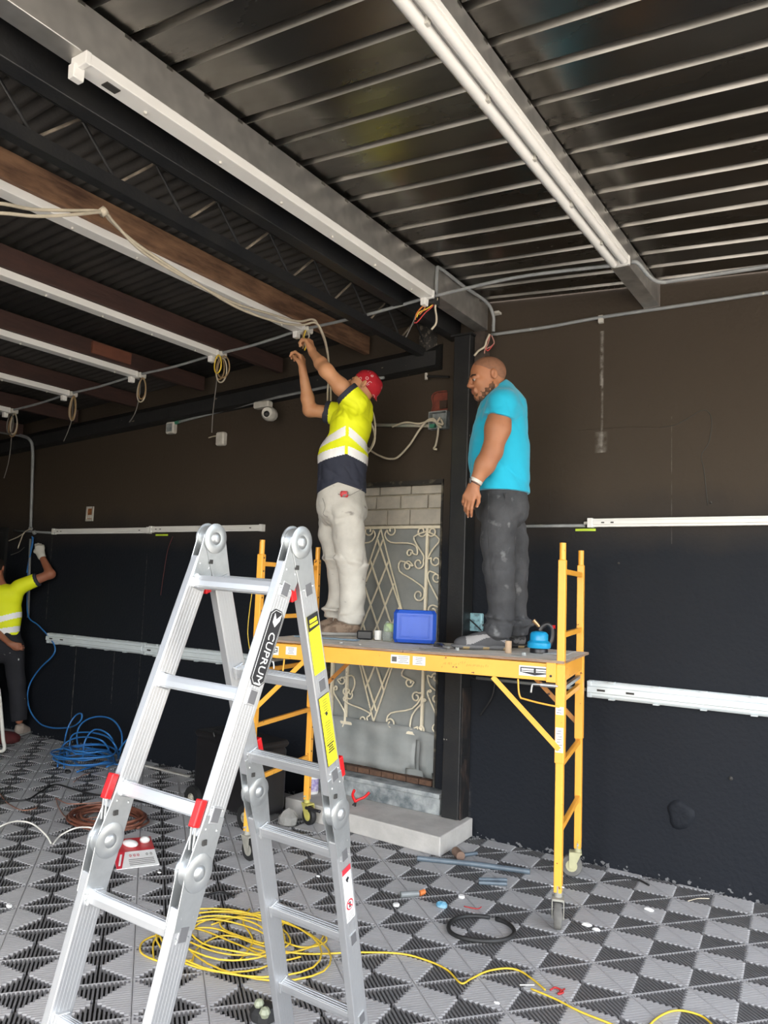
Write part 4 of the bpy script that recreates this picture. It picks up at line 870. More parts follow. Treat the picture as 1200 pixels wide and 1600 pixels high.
o = wire('black_cable', [fl(x, y, .008) for x, y in ((0, 1251), (40, 1250), (62, 1238), (85, 1226), (112, 1232), (140, 1240), (180, 1246), (240, 1256))], .007, M_rubber); tag(o, 'thin black cable across the tiles below the blue coil', 'cable')
# package
c = fl(214, 1335); t = thing('lamp_package', 'red and white blister package on the floor between the ladder legs', 'package', c)
ax = (fl(249, 1352)-fl(182, 1360)).normalized(); ay = Vector((-ax.y, ax.x, 0)); Rp = Matrix((ax, ay, (0, 0, 1))).transposed(); pc = (fl(249, 1318)+fl(182, 1328))/2
wd = (fl(249, 1352)-fl(182, 1360)).length; c0 = fl(182, 1360)
pk = lambda a, b, z: c0+ax*(a*wd)+ay*(b*.36)+Vector((0, 0, z))
Mtr = mat('clear_blister', (.8, .8, .8), .1, trans=.9)
MB().prism([pk(0, 0, .002), pk(1, 0, .002), pk(1, .52, .03), pk(0, .52, .03)], (0, 0, .004)).build('printed_card', M_paper, t)
MB().prism([pk(0, .52, .03), pk(1, .52, .03), pk(1, .98, .055), pk(0, 1.0, .055)], (0, 0, .004)).build('red_card', mat('red_card', (.50, .02, .03), .4, col2=(.35, .05, .05), scale=10), t)
MB().prism([pk(-.0, -.005, .0065), pk(.12, -.005, .0065), pk(.28, .52, .0345), pk(0, .52, .0345)], (0, 0, .001)).build('red_corner', M_redst, t)
MB().prism([pk(.05, .08, .0115), pk(.10, .08, .0115), pk(.2, .44, .031), pk(.15, .44, .031)], (0, 0, .0015)).build('white_stripe', M_paper, t)
for k, a_ in enumerate((.38, .48, .57, .78, .88)):
    MB().tube([pk(a_+.022*math.cos(2*PI*i/12), .37+.035*math.sin(2*PI*i/12), .0285+.0019*math.sin(2*PI*i/12)) for i in range(12)], .0013, 5, closed=True).build('print_ring', M_redst if k < 3 else M_cablegrey, t)
mb = MB()
for k in range(4): mb.prism([pk(.32, .07+.055*k, .0105+.003*k), pk(.92, .07+.055*k, .0105+.003*k), pk(.92, .085+.055*k, .011+.003*k), pk(.32, .085+.055*k, .011+.003*k)], (0, 0, .0012))
mb.build('print_lines', M_cablegrey, t)
MB().ball(pk(.45, .75, .055), .035, 14, sq=(1.7, 1, .6)).build('bulb_base', M_white, t, smooth=True); MB().ball(pk(.82, .82, .06), .030, 12, sq=(1.1, 1, .7)).build('plug', M_white, t, smooth=True)
# black suitcase like box with a wheel
c = fl(330, 1300); t = thing('black_case', 'black rolling case standing behind the ladder with a pale wheel hub', 'case', c)
kc0, kc1 = fl(290, 1262), fl(395, 1302); dx_ = (kc1-kc0).normalized(); dy_ = Vector((-dx_.y, dx_.x, 0)); Rk = Matrix((dx_, dy_, (0, 0, 1))).transposed(); L_ = (kc1-kc0).length
cm = (kc0+kc1)/2+dy_*.17
M_case = mat('dark_case', (.006, .006, .007), .45, col2=(.012, .011, .012), scale=5)
MB().cbox(cm+Vector((0, 0, .30)), (L_*.92, .30, .46), .03, Rk).build('body', M_case, t, bevel=.01)
MB().cbox(cm+Vector((0, 0, .545)), (L_*.94, .31, .05), .02, Rk).build('lid', M_case, t, bevel=.006)
wire('handle', [cm+dx_*-.10-dy_*.16+Vector((0, 0, .55)), cm+dx_*-.10-dy_*.17+Vector((0, 0, .60)), cm+dx_*.02-dy_*.17+Vector((0, 0, .60)), cm+dx_*.02-dy_*.16+Vector((0, 0, .55))], .008, M_case, t)
for sg in (-1, 1):
    cc_ = cm+dx_*sg*L_*.40-dy_*.165+Vector((0, 0, .085))
    MB().lathe([(.05, -.02), (.085, -.018), (.085, .018), (.05, .02)], cc_, 24, axis=dy_).build('wheel', M_rubber, t, smooth=True)
    MB().lathe([(.01, -.028), (.030, -.024), (.036, -.021), (.036, 0)], cc_, 16, axis=dy_).build('hub', mat('pale_hub', (.55, .52, .42), .5, col2=(.1, .1, .08), scale=60), t, smooth=True)
o = MB().bar(fl(228, 1196, .01), fl(295, 1213, .01), .03, .012).build('trim_strip', M_whitedirty); tag(o, 'pale flat strip lying on the floor left of the black case', 'strip'); rebase(o, fl(260, 1204))
# can, rubble, pliers on the step, red shoe etc
q = Vector((-3.58, 4.62, .122)); q = dp(487, 1252, 5.72); q.z = .122; t = thing('paint_can', 'white can with a purple label standing behind the scaffold wheel', 'can', q)
MB().lathe([(.042, 0), (.045, .004), (.045, .17), (.040, .18), (.022, .19), (.020, .21)], q, 20).build('body', M_paper, t, smooth=True); MB().lathe([(.0458, .02), (.0458, .11)], q, 20).build('label', mat('purple_label', (.22, .16, .42), .5, col2=(.6, .55, .62), scale=40), t, smooth=True)
t = thing('pliers', 'red handled pliers on the concrete step leaning on the sill', 'pliers', dp(560, 1255, 5.45))
S_ = lambda x, y, d=5.42: dp(x, y, d)
wire('handle', [S_(554, 1234), S_(551, 1242), S_(554, 1250), S_(556, 1253)], .010, M_red, t); wire('handle', [S_(577, 1238), S_(570, 1245), S_(561, 1249), S_(556, 1252)], .010, M_red, t); wire('jaws', [S_(556, 1253), S_(551, 1258)], .006, M_ink, t); wire('jaws', [S_(556, 1253), S_(555, 1260)], .006, M_ink, t)
def rock(c, sx, sy, sz, seed, m):
    rnd = random.Random(seed); mb = MB().ball((0, 0, 0), 1, 10); mb.v = [tuple(Vector((v[0]*sx, v[1]*sy, max(v[2], -.6)*sz))*(1+.25*(rnd.random()-.5))+Vector(c)+Vector((0, 0, sz*.6))) for v in mb.v]; return mb
o = rock(fl(450, 1290), .07, .07, .07, 3, 0).build('concrete_lump', mat('dirty_concrete', (.30, .29, .27), .9, col2=(.22, .215, .2), scale=14, bump=.4)); tag(o, 'rough concrete lump on the floor at the left end of the step', 'rubble'); rebase(o, fl(446, 1284))
o = rock(fl(432, 1256), .16, .07, .035, 5, 0).build('concrete_shard', mat('greenish_rubble', (.16, .17, .14), .9, col2=(.10, .105, .09), scale=12)); tag(o, 'flat broken slab piece left of the concrete lump', 'rubble'); rebase(o, fl(425, 1256))
o = MB().bar(fl(425, 1244, .03), fl(455, 1250, .03), .025, .02).build('white_strip', M_whitedirty); tag(o, 'short pale strip above the flat broken slab piece', 'strip'); rebase(o, fl(440, 1247))
o = wire('screwdriver', [fl(478, 1262, .13), fl(492, 1266, .13), fl(500, 1268, .13)], .012, M_blackplastic); tag(o, 'black handled screwdriver lying on the step by the can', 'screwdriver')
# pipes on the tiles
for P, r, m, nm, lb in (([(652, 1341), (740, 1350), (828, 1362)], .016, M_pvcblue, 'grey_pipe', 'long grey plastic pipe lying in front of the concrete step'),
    ([(748, 1374), (792, 1375)], .011, M_pvcblue, 'pipe_offcut', 'short grey pipe offcut, rear one of the pair near the right caster'), ([(748, 1379), (792, 1381)], .011, M_pvcblue, 'pipe_offcut', 'short grey pipe offcut, front one of the pair near the right caster'),
    ([(626, 1398), (654, 1396)], .016, mat('grey_offcut', (.20, .215, .215), .4), 'pipe_offcut', 'short grey pipe piece ending in orange bits'), ([(724, 1336), (745, 1333)], .012, M_pvcblue, 'pipe_offcut', 'grey pipe piece poking out behind the brown roll')):
    pp = [fl(x, y, r) for x, y in P]; o = MB().tube(pp, r, 12).build(nm, m, smooth=True); tag(o, lb, 'pipe'); rebase(o, (pp[0].x, pp[0].y, 0))
a = fl(712, 1330, .03); b = fl(720, 1338, .03); o = MB().tube([a, b], .028, 14).build('brown_roll', mat('brown_card', (.22, .14, .10), .8)); tag(o, 'short brown cardboard roll at the corner of the step', 'roll'); rebase(o, (a.x, a.y, 0))
o = MB().tube([fl(655, 1396, .012), fl(663, 1393, .014)], .014, 8).build('orange_bit', mat('orange_plastic', (.75, .22, .06), .4)); tag(o, 'orange and red plastic bit at the end of the short grey pipe', 'scrap')
for x, y, nm, lb, m, s in ((619, 1415, 'bottle_cap', 'white bottle cap on the tiles below the short grey pipe', M_paper, .018), (721, 1402, 'bottle_cap', 'white bottle cap on the tiles above the blue scrap', M_paper, .018)):
    q = fl(x, y); o = MB().lathe([(s, 0), (s, .008), (s*.8, .011)], q, 14).build(nm, m, smooth=True); tag(o, lb, 'cap'); rebase(o, q)
o = rock(fl(690, 1418), .035, .022, .02, 8, 0).build('blue_scrap', mat('blue_scrap', (.03, .22, .38), .4, col2=(.3, .5, .6), scale=30)); tag(o, 'crumpled blue plastic scrap beside the black hose ring', 'scrap'); rebase(o, fl(690, 1418))
hc = fl(752, 1452, .012); hr = (fl(802, 1450)-fl(705, 1450)).length/2
o = MB().tube([(hc.x+hr*math.cos(a)*1.02, hc.y+hr*math.sin(a)*(1+.05*math.sin(2*a)), .012+.012*max(0, math.sin(a+2.4))) for a in [.55*PI+2*PI*k/40*.97 for k in range(41)]], .0105, 8).build('hose_ring', M_rubber, smooth='all'); tag(o, 'open ring of black hose on the tiles', 'hose'); rebase(o, (hc.x, hc.y, 0))
o = wire('red_wires', [fl(x, y, .005) for x, y in ((860, 1547), (868, 1543), (880, 1550), (872, 1553), (882, 1545))], .004, M_cablered); tag(o, 'small tangle of red wire on the tiles near the bottom right', 'wire')
for P, lb, m in ((((725, 1416), (745, 1420), (752, 1417)), 'thin red wire snippet above the black hose ring', M_cablered), (((812, 1539), (835, 1539)), 'short white tie on the tiles beside the yellow cable', M_cablewhite), (((940, 1376), (965, 1371), (995, 1374), (1014, 1383)), 'black cable snippet on the tiles at the foot of the wall', M_rubber), (((1075, 1408), (1090, 1404), (1108, 1404)), 'thin pale wire at the foot of the wall on the right', M_cable), (((318, 1400), (345, 1393), (365, 1402)), 'short black hose piece right of the lower ladder hinge', M_rubber), (((300, 1462), (318, 1475), (328, 1484)), 'short black tube inside the yellow coil', M_rubber)):
    o = wire('snippet', [fl(x, y, .007) for x, y in P], .006 if m is M_rubber else .003, m); tag(o, lb, 'wire')
for x, y, lb, s in ((932, 1454, 'small white plastic clip on the tiles right of the front caster', .016), (917, 1447, 'crumpled clear wrapper beside the white plastic clip', .02), (1014, 1423, 'small clear wrapper on the light tile near the wall', .02), (14, 1417, 'white scrap at the left edge on the tiles', .016), (249, 1364, 'tiny white scrap at the corner of the package', .01), (776, 1568, 'tiny white chip near the bottom edge', .01), (497, 1370, 'tiny white chip between the ladder rungs', .01)):
    o = rock(fl(x, y), s*1.4, s*.8, s*.5, x, 0).build('scrap', M_paper); tag(o, lb, 'scrap'); rebase(o, fl(x, y))
o = rock(fl(106, 1208), .03, .025, .02, 4, 0).build('scrap', M_rubber); tag(o, 'small black lump below the blue coil', 'scrap'); rebase(o, fl(106, 1208))
q = fl(412, 1592); t = thing('angle_grinder_head', 'black gear like tool part with pale knobs on the floor at the ladder foot', 'tool', q)
MB().lathe([(.045, 0), (.055, .01), (.055, .035), (.04, .05), (.02, .055)], q, 10).build('body', M_rubber, t); MB().ball(q+Vector((-.01, -.02, .06)), .02, 8).build('knob', mat('olive_knob', (.30, .32, .22), .5), t); MB().ball(q+Vector((.03, -.03, .045)), .022, 8).build('knob', MATS['olive_knob'], t)
# white bent tube at the left edge, red shoe bag
o = wire('bent_tube', [dp(-8, 1060, 7.0), dp(-2, 1080, 7.0), dp(2, 1120, 7.0), dp(5, 1155, 7.0), dp(7, 1167, 7.0), dp(4, 1173, 7.0), dp(-8, 1174, 7.0)], .017, M_cablewhite, n=10); o.data.update(); tag(o, 'bent cream metal tube at the left edge near the floor', 'tube')
o = rock(fl(8, 1160), .17, .12, .07, 6, 0).build('red_bag', mat('dark_red_cloth', (.11, .012, .014), .85, col2=(.06, .008, .008), scale=8), smooth='all'); tag(o, 'dark red cloth bag on the floor beside the shoe at the left edge', 'bag'); rebase(o, fl(10, 1160))
# ================================================================ ladder
# ladder stance
LAD_O = (-1.45686, 1.56971, 1.80311)
LAD_E = (0.99921, 0.01856, -0.03521)
LAD_L1 = (-0.06027, -0.30629, -0.94999)
LAD_L2 = (-0.06206, -0.21016, -0.97560)
LAD_R1 = (-0.05434, 0.34862, -0.93523)
LAD_R2 = (-0.05346, 0.30090, -0.95167)
LAD_W = 0.33626
LAD_T1 = 0.14328
LAD_GAP = 0.25840
LAD_HH = 0.83071
O = Vector(LAD_O); e = Vector(LAD_E).normalized(); wL = LAD_W
t = thing('folding_ladder', 'aluminium folding ladder with round hinges standing open in the foreground', 'ladder', (O.x, O.y, 0))
SW, SD = .066, .026
def frame(d):
    d = Vector(d); m = e.cross(d).normalized(); return d, m
def quadbox(mb, c, ax_, sx, ay_, sy, az_, sz, mi=0):
    R3 = Matrix((ax_.normalized(), ay_.normalized(), az_.normalized())).transposed(); mb.box(c, (sx, sy, sz), R3, mi)
for side, (d1, d2) in (('L', (LAD_L1, LAD_L2)), ('R', (LAD_R1, LAD_R2))):
    d1, d2 = Vector(d1), Vector(d2)
    for rail, s0, outw in (('A', -wL/2, -1), ('B', wL/2, 1)):
        P0 = O+e*s0; off = -e*outw*SD/2      # outer face lies at s0
        kn = P0+d1*LAD_HH
        Lfl = (kn.z)/(-d2.z)
        for sec, (a, b) in enumerate(((P0+d1*.075, kn-d1*.075), (kn+d2*.075, kn+d2*(Lfl-.03)))):
            dv = (b-a).normalized(); m = e.cross(dv).normalized(); ee = m.cross(dv).normalized()
            r = MB().bar(a+off, b+off, SD, SW, up=m)
            ro = r.build('side_rail', M_alu, t, bevel=.003)
            mb = MB()
            for k in (-2, -1, 0, 1, 2):
                for fs_ in (1, -1): mb.bar(a+off+m*(k*.0105)+e*fs_*SD/2, b+off+m*(k*.0105)+e*fs_*SD/2, .0008, .0022, up=m)
            mb.build('ridges', M_alu, ro)
            mb = MB()
            for q0, sg in ((a, 1), (b, -1)):
                if sec == 1 and sg == -1: continue
                for u in (.02, .065):
                    for v in (-.019, .019):
                        c = q0+dv*sg*u+m*v+off+e*outw*(SD/2); mb.ball(c, .0042, 6)
                        c = q0+dv*sg*u+m*v+off-e*outw*(SD/2); mb.ball(c, .0042, 6)
            rv = mb.build('rivets', M_zinc, ro); rv['kind'] = 'stuff'
            if sec == 1:
                f0 = b; MB().box(Vector((b.x, b.y, .016))+off, (.04, .085, .03)).build('rubber_foot', M_rubber, t, bevel=.004)
        # hinges: apex and mid
        for c, da, db, top in ((P0, d1, d1, True), (kn, -d1, d2, False)):
            cc_ = c+off-Vector((0, 0, .012 if top else 0))
            if top and side == 'R': continue
            ds = [Vector(LAD_L1), Vector(LAD_R1)] if top else [da, db]
            for fs_ in (1, -1):
                base = cc_+e*fs_*(SD/2+.0035)
                hp = MB().lathe([(.038, -.0035), (.043, -.002), (.043, .0015), (.031, .0045), (.018, .0030), (.013, .008), (.006, .009)], base, 28, axis=e*fs_)
                hp.build('hinge_disc', M_zinc, t, smooth=True)
                for q_, dv in enumerate(ds):
                    dv = dv.normalized(); m = e.cross(dv).normalized()
                    lat = base-e*fs_*(.002 if q_ == 0 else .0005)
                    n_ = 7; left = []; right = []
                    for k in range(n_):
                        u = k/(n_-1); ww = .044*(1-u)+.028*u if u < .999 else .028; ww = .042-(.009)*u**.8
                        left.append(lat+dv*(.125*u)+m*ww); right.append(lat+dv*(.125*u)-m*ww)
                    MB().prism(left+right[::-1], -e*fs_*.0035).build('hinge_arm', M_zinc, t, bevel=.0015)
                    if q_ == 0: 
                        ho = MB(); ho.box(lat+dv*.066+m*.012+e*fs_*.0025, (.004, .012, .012)); ho.build('latch_slot', M_darkhole, t)
            MB().cyl(cc_-e*(SD/2+.009), cc_+e*(SD/2+.009), .010, n=14).build('hinge_pin', M_zinc, t, smooth=True)
            MB().cyl(cc_-e*(SD/2-.001), cc_+e*(SD/2-.001), .037, n=24).build('hinge_core', M_zinc, t, smooth=True)
            # red release lever
            if top:
                lv = cc_+Vector((0, 0, -.125))+(Vector(LAD_R1)-Vector((0, 0, Vector(LAD_R1).z)))*.13
                lv = cc_+Vector(LAD_R1).normalized()*.115+e.cross(Vector(LAD_R1)).normalized()*0
                mR = e.cross(Vector(LAD_R1).normalized()).normalized(); inn = -1 if (cc_+mR-cc_).y > 0 else 1
                lv = lv+mR*inn*.052
                quadbox(q_mb := MB(), lv, e, .020, mR, .022, Vector(LAD_R1), .062); q_mb.build('release_lever', M_red, t, bevel=.003)
                for sg in (-1, 1): MB().cyl(lv+e*sg*.006-Vector(LAD_R1).normalized()*.03, lv+e*sg*.006-Vector(LAD_R1).normalized()*.065, .003, n=8).build('lever_rod', M_zinc, t)
            else:
                dn = d1.normalized(); mR = e.cross(dn).normalized(); inn = (1 if mR.y > 0 else -1)*(-1 if side == 'L' else 1)
                lv = cc_-dn*.125+mR*inn*.046
                quadbox(q_mb := MB(), lv, e, .020, mR, .020, dn, .062); q_mb.build('release_lever', M_red, t, bevel=.003)
                for sg in (-1, 1): MB().cyl(lv+e*sg*.006+dn*.03, cc_+mR*inn*.03-dn*.045+e*sg*.006, .003, n=8).build('lever_rod', M_zinc, t)
    # rungs
    for i in range(6):
        T4 = LAD_T1+2*.28+LAD_GAP
        P = O+d1*(LAD_T1+i*.28) if i < 3 else O+d1*LAD_HH+d2*(T4-LAD_HH+(i-3)*.28)
        dv = (d1 if i < 3 else d2).normalized(); m = e.cross(dv).normalized()
        # rungs keep a level tread: slightly D shaped
        a = P-e*(wL/2-.004); b = P+e*(wL/2-.004); up = m; rg = MB()
        w2, h2 = .015, .0155
        prof = [(-w2, -h2), (w2, -h2), (w2*1.1, 0), (w2, h2), (-w2, h2), (-w2*1.1, 0)]
        rg.prism([a+m*x+dv*y for x, y in prof], b-a)
        ro = rg.build('rung', M_alu, t, bevel=.002)
        mb = MB()
        for k in (-1, 0, 1):
            for fs_ in (-1, 1): mb.bar(a+e*.03+m*(k*.008)+dv*fs_*h2, b-e*.03+m*(k*.008)+dv*fs_*h2, .0035, .003, up=dv)
        mb.build('tread_ridges', M_alu, ro)
        for s0, outw in ((-wL/2, -1), (wL/2, 1)):
            c = P+e*s0
            q_mb = MB(); quadbox(q_mb, c+e*outw*.0012, e, .003, m, .032, dv, .040); q_mb.build('rung_collar', M_alu, ro, bevel=.001)
            q_mb = MB(); quadbox(q_mb, c+e*outw*.0022, e, .003, m, .025, dv, .032); q_mb.build('rung_end', mat('shaded_tube_end', (.22, .22, .23), .5, .6), ro)
            c2 = P+e*(s0-outw*SD)
            q_mb = MB(); quadbox(q_mb, c2-e*outw*.004, e, .010, m, .040, dv, .041); q_mb.build('rung_collar', M_alu, ro, bevel=.003)
# stickers on the outer faces of the right hand rails
def onrail(d):
    dv = Vector(d).normalized(); m = e.cross(dv).normalized(); return dv, m
dv, m = onrail(LAD_L1); out_ = O+e*(wL/2+.0012)
if m.y < 0: m = -m       # m points away from the camera
def place(dv, m, tc, base, poly, thick, mt, name, par, lift=0.):
    c = base+dv*tc
    return MB().prism([c+e*lift+m*x+dv*y for x, y in poly], e*thick).build(name, mt, par)
h_ = .098; hw = .027
octo = lambda hw, h_, k: [(-hw+k, -h_), (hw-k, -h_), (hw, -h_+k), (hw, h_-k), (hw-k, h_), (-hw+k, h_), (-hw, h_-k), (-hw, -h_+k)]
sp = place(dv, m, .297, out_, octo(hw, h_, .014), .0008, M_ink, 'name_plate', t)
place(dv, m, .297, out_, octo(hw-.003, h_-.003, .0125), .0006, M_paper, 'plate_border', sp, .0008)
place(dv, m, .297, out_, octo(hw-.0045, h_-.0045, .0115), .0006, M_ink, 'plate_field', sp, .0012)
place(dv, m, .228, out_, [(-.012, -.018), (-.001, -.004), (.014, -.02), (.014, -.004), (.001, .016), (-.012, .006)], .0006, M_paper, 'arrow_mark', sp, .0018)
text_mesh('CUPRUM', .034, out_+dv*.325+e*.0022, dv, -m if e.dot(dv.cross(-m)) > 0 else m, M_paper, 'lettering', sp, .0004)
base = O+e*(wL/2+.0012); dvr, mr = onrail(LAD_R1)
if mr.y < 0: mr = -mr
rect = lambda hw, h_: [(-hw, -h_), (hw, -h_), (hw, h_), (-hw, h_)]
sp = place(dvr, mr, .300, base, rect(.024, .085), .0008, M_yellowst, 'warning_sticker', t)
place(dvr, mr, .236, base, [(-.0242, -.022), (.0242, -.022), (.0242, .018), (-.0242, .022)], .0006, M_ink, 'sticker_header', sp, .0008)
place(dvr, mr, .231, base, rect(.016, .005), .0005, M_yellowst, 'header_print', sp, .0014); place(dvr, mr, .244, base, rect(.018, .004), .0005, M_yellowst, 'header_print', sp, .0014)
mb = MB(); 
for k in range(9): c = base+dvr*(.275+k*.0115)+e*.0008; mb.prism([c+mr*x+dvr*y for x, y in rect(.010+.004*((k*7) % 3), .0007)], e*.0003)
mb.build('print_lines', mat('olive_print', (.30, .28, .03), .5), sp)
sp = place(dvr, mr, .560, base, rect(.024, .105), .0008, M_ink, 'warning_sticker', t); place(dvr, mr, .560, base, rect(.0225, .1035), .0006, M_yellowst, 'sticker_face', sp, .0008)
mb = MB(); rl_ = random.Random(4)
for k in range(22):
    c = base+dvr*(.468+k*.0075)+e*.0014; hw_ = .008+.010*rl_.random()
    if 5 < k < 9: continue
    mb.prism([c+mr*x+dvr*y for x, y in rect(hw_, .0009 if k < 18 else .0022)], e*.0003)
mb.prism([base+dvr*.512+e*.0014+mr*x+dvr*y for x, y in ((-.006, -.004), (.002, -.007), (.008, 0), (.0, .006))], e*.0003)
mb.build('print_lines', M_ink, sp)
kn = O+Vector(LAD_R1)*LAD_HH; dvr2 = Vector(LAD_R2); dl = dvr2.length; dvr2n = dvr2.normalized(); mr2 = e.cross(dvr2n).normalized(); mr2 = mr2 if mr2.y > 0 else -mr2
base2 = kn+e*(wL/2+.0012)
tcw = (1.09-LAD_HH)
sp = place(dvr2n, mr2, tcw, base2, rect(.021, .086), .0008, M_paper, 'safety_sticker', t)
place(dvr2n, mr2, tcw-.078, base2, rect(.021, .009), .0005, M_redst, 'sticker_header', sp, .0008)
ring = [(math.cos(2*PI*k/20), math.sin(2*PI*k/20)) for k in range(20)]
place(dvr2n, mr2, tcw+.035, base2, [(.017*a, .017*b) for a, b in ring], .0005, M_redst, 'ban_ring', sp, .0008); place(dvr2n, mr2, tcw+.035, base2, [(.0125*a, .0125*b) for a, b in ring], .0005, M_paper, 'ban_field', sp, .0012)
place(dvr2n, mr2, tcw+.035, base2, [(-.011, -.008), (-.008, -.011), (.011, .008), (.008, .011)], .0005, M_redst, 'ban_bar', sp, .0016); place(dvr2n, mr2, tcw+.035, base2, [(-.003, -.010), (.004, -.008), (.002, .010), (-.006, .008)], .0004, M_ink, 'figure_mark', sp, .0016)
place(dvr2n, mr2, tcw-.045, base2, [(-.008, -.006), (.004, -.010), (.010, -.002), (.002, .003), (.004, .010), (-.004, .004)], .0005, M_ink, 'arrow_mark', sp, .0008)
mb = MB()
for k in range(4): c = base2+dvr2n*(tcw+.062+k*.006)+e*.0008; mb.prism([c+mr2*x+dvr2n*y for x, y in rect(.014, .0008)], e*.0003)
mb.build('print_lines', M_cablegrey, sp)
# ================================================================ people: smooth blended surfaces
def V3(p): return np.array([p[0], p[1], p[2]], dtype=np.float32)
class Body:
    def __init__(s): s.P = []; s.cut = []; s.disp = None; s.cutf = None
    def cone(s, a, b, ra, rb, k=.02, cap=False, sub=False, fl_=1., fa=None):
        s.P.append(('c', V3(a), V3(b), ra, rb, k, cap, sub, fl_, None if fa is None else V3(Vector(fa).normalized()))); return s
    def ell(s, c, r, ax=None, k=.02, sub=False):
        R = np.eye(3, dtype=np.float32) if ax is None else np.array([V3(Vector(a).normalized()) for a in ax])
        s.P.append(('e', V3(c), np.array(r, dtype=np.float32), R, k, sub)); return s
    def clip(s, p, n): s.cut.append((V3(p), V3(Vector(n).normalized()))); return s    # keep the side the normal points away from
    def ev(s, X):
        D = np.full(len(X), 1e3, dtype=np.float32)
        for q in s.P:
            if q[0] == 'c':
                _, a, b, ra, rb, k, cap, sub, sq, fa = q; ab = b-a; L2 = float(ab@ab)+1e-9
                Y = X-a; t = np.clip(Y@ab/L2, 0, 1); Y = Y-t[:, None]*ab
                if fa is not None: Y = Y+((1/sq-1)*(Y@fa))[:, None]*fa
                d = np.sqrt(np.einsum('ij,ij->i', Y, Y))-(ra+(rb-ra)*t)
                if cap: d = np.maximum(d, (X-b)@ab/math.sqrt(L2))
            else:
                _, c, r, R, k, sub = q; Y = ((X-c)@R.T)/r; l = np.sqrt(np.einsum('ij,ij->i', Y, Y)); d = (l-1)*float(r.min())
            if sub:
                d = -d; h = np.clip(.5+.5*(d-D)/k, 0, 1); D = D+(d-D)*h+k*h*(1-h)
            else:
                h = np.clip(.5+.5*(D-d)/k, 0, 1); h[np.abs(D-d) > k] = (D > d)[np.abs(D-d) > k]; D = D+(d-D)*h-k*h*(1-h)
        if s.disp is not None: D = D+s.disp(X)
        for p, n in s.cut: D = np.maximum(D, (X-p)@n)
        if s.cutf is not None: D = np.maximum(D, s.cutf(X))
        return D
    def bounds(s):
        lo, hi = [], []
        for q in s.P:
            if q[0] == 'c':
                if q[7]: continue
                m = max(q[3], q[4])*1.05+.012; lo.append(np.minimum(q[1], q[2])-m); hi.append(np.maximum(q[1], q[2])+m)
            elif not q[5]:
                m = float(q[2].max())+.012; lo.append(q[1]-m); hi.append(q[1]+m)
        return np.min(lo, 0), np.max(hi, 0)
    def mesh(s, res):
        lo, hi = s.bounds(); B = 4; n = np.ceil((hi-lo)/(res*B)).astype(int)+1
        gx = [lo[i]+(np.arange(n[i])*B+1.5)*res for i in range(3)]
        G = np.stack(np.meshgrid(*gx, indexing='ij'), -1).reshape(-1, 3).astype(np.float32)
        d = s.ev(G); act = np.abs(d) < res*B*1.35+.004
        V = np.repeat(np.repeat(np.repeat(d.reshape(n), B, 0), B, 1), B, 2)
        idx = np.argwhere(act.reshape(n)); o = np.stack(np.meshgrid(*[np.arange(B)]*3, indexing='ij'), -1).reshape(-1, 3)
        I = (idx[:, None, :]*B+o[None]).reshape(-1, 3)
        X = (lo+I*res).astype(np.float32); out = np.empty(len(X), dtype=np.float32)
        for k in range(0, len(X), 400000): out[k:k+400000] = s.ev(X[k:k+400000])
        V[I[:, 0], I[:, 1], I[:, 2]] = out
        return surface_nets(V, lo, res)
def surface_nets(V, lo, res):
    ins = V < 0; c = ins[:-1, :-1, :-1]
    cs = [(i, j, k) for i in (0, 1) for j in (0, 1) for k in (0, 1)]
    S = V.shape; cnt = sum(ins[i:S[0]-1+i, j:S[1]-1+j, k:S[2]-1+k].astype(np.int8) for i, j, k in cs)
    cell = np.argwhere((cnt > 0) & (cnt < 8)); idm = np.full(cnt.shape, -1, dtype=np.int32); idm[cell[:, 0], cell[:, 1], cell[:, 2]] = np.arange(len(cell))
    cv = {q: V[cell[:, 0]+q[0], cell[:, 1]+q[1], cell[:, 2]+q[2]] for q in cs}
    acc = np.zeros((len(cell), 3)); num = np.zeros(len(cell))
    for a in range(3):
        for q in cs:
            if q[a]: continue
            r = list(q); r[a] = 1; r = tuple(r); va, vb = cv[q], cv[r]; m = (va < 0) != (vb < 0); t = np.where(m, va/np.where(m, va-vb, 1), 0)
            p = np.array(q, float)[None].repeat(len(cell), 0); p[:, a] += t; acc += p*m[:, None]; num += m
    P = lo+(cell+acc/num[:, None])*res; F_ = []
    for a in range(3):
        b, c_ = (a+1) % 3, (a+2) % 3; sl0 = [slice(None)]*3; sl1 = [slice(None)]*3; sl0[a] = slice(0, -1); sl1[a] = slice(1, None)
        A = ins[tuple(sl0)]; Bn = ins[tuple(sl1)]; e_ = np.argwhere(A != Bn); e_ = e_[(e_[:, b] > 0) & (e_[:, c_] > 0) & (e_[:, b] < S[b]-1) & (e_[:, c_] < S[c_]-1)]
        fl__ = A[e_[:, 0], e_[:, 1], e_[:, 2]]; q = []
        for db, dc in ((0, 0), (-1, 0), (-1, -1), (0, -1)):
            t = e_.copy(); t[:, b] += db; t[:, c_] += dc; q.append(idm[t[:, 0], t[:, 1], t[:, 2]])
        q = np.stack(q, 1); q[~fl__] = q[~fl__][:, ::-1]; F_.append(q[(q >= 0).all(1)])
    return P, np.concatenate(F_)
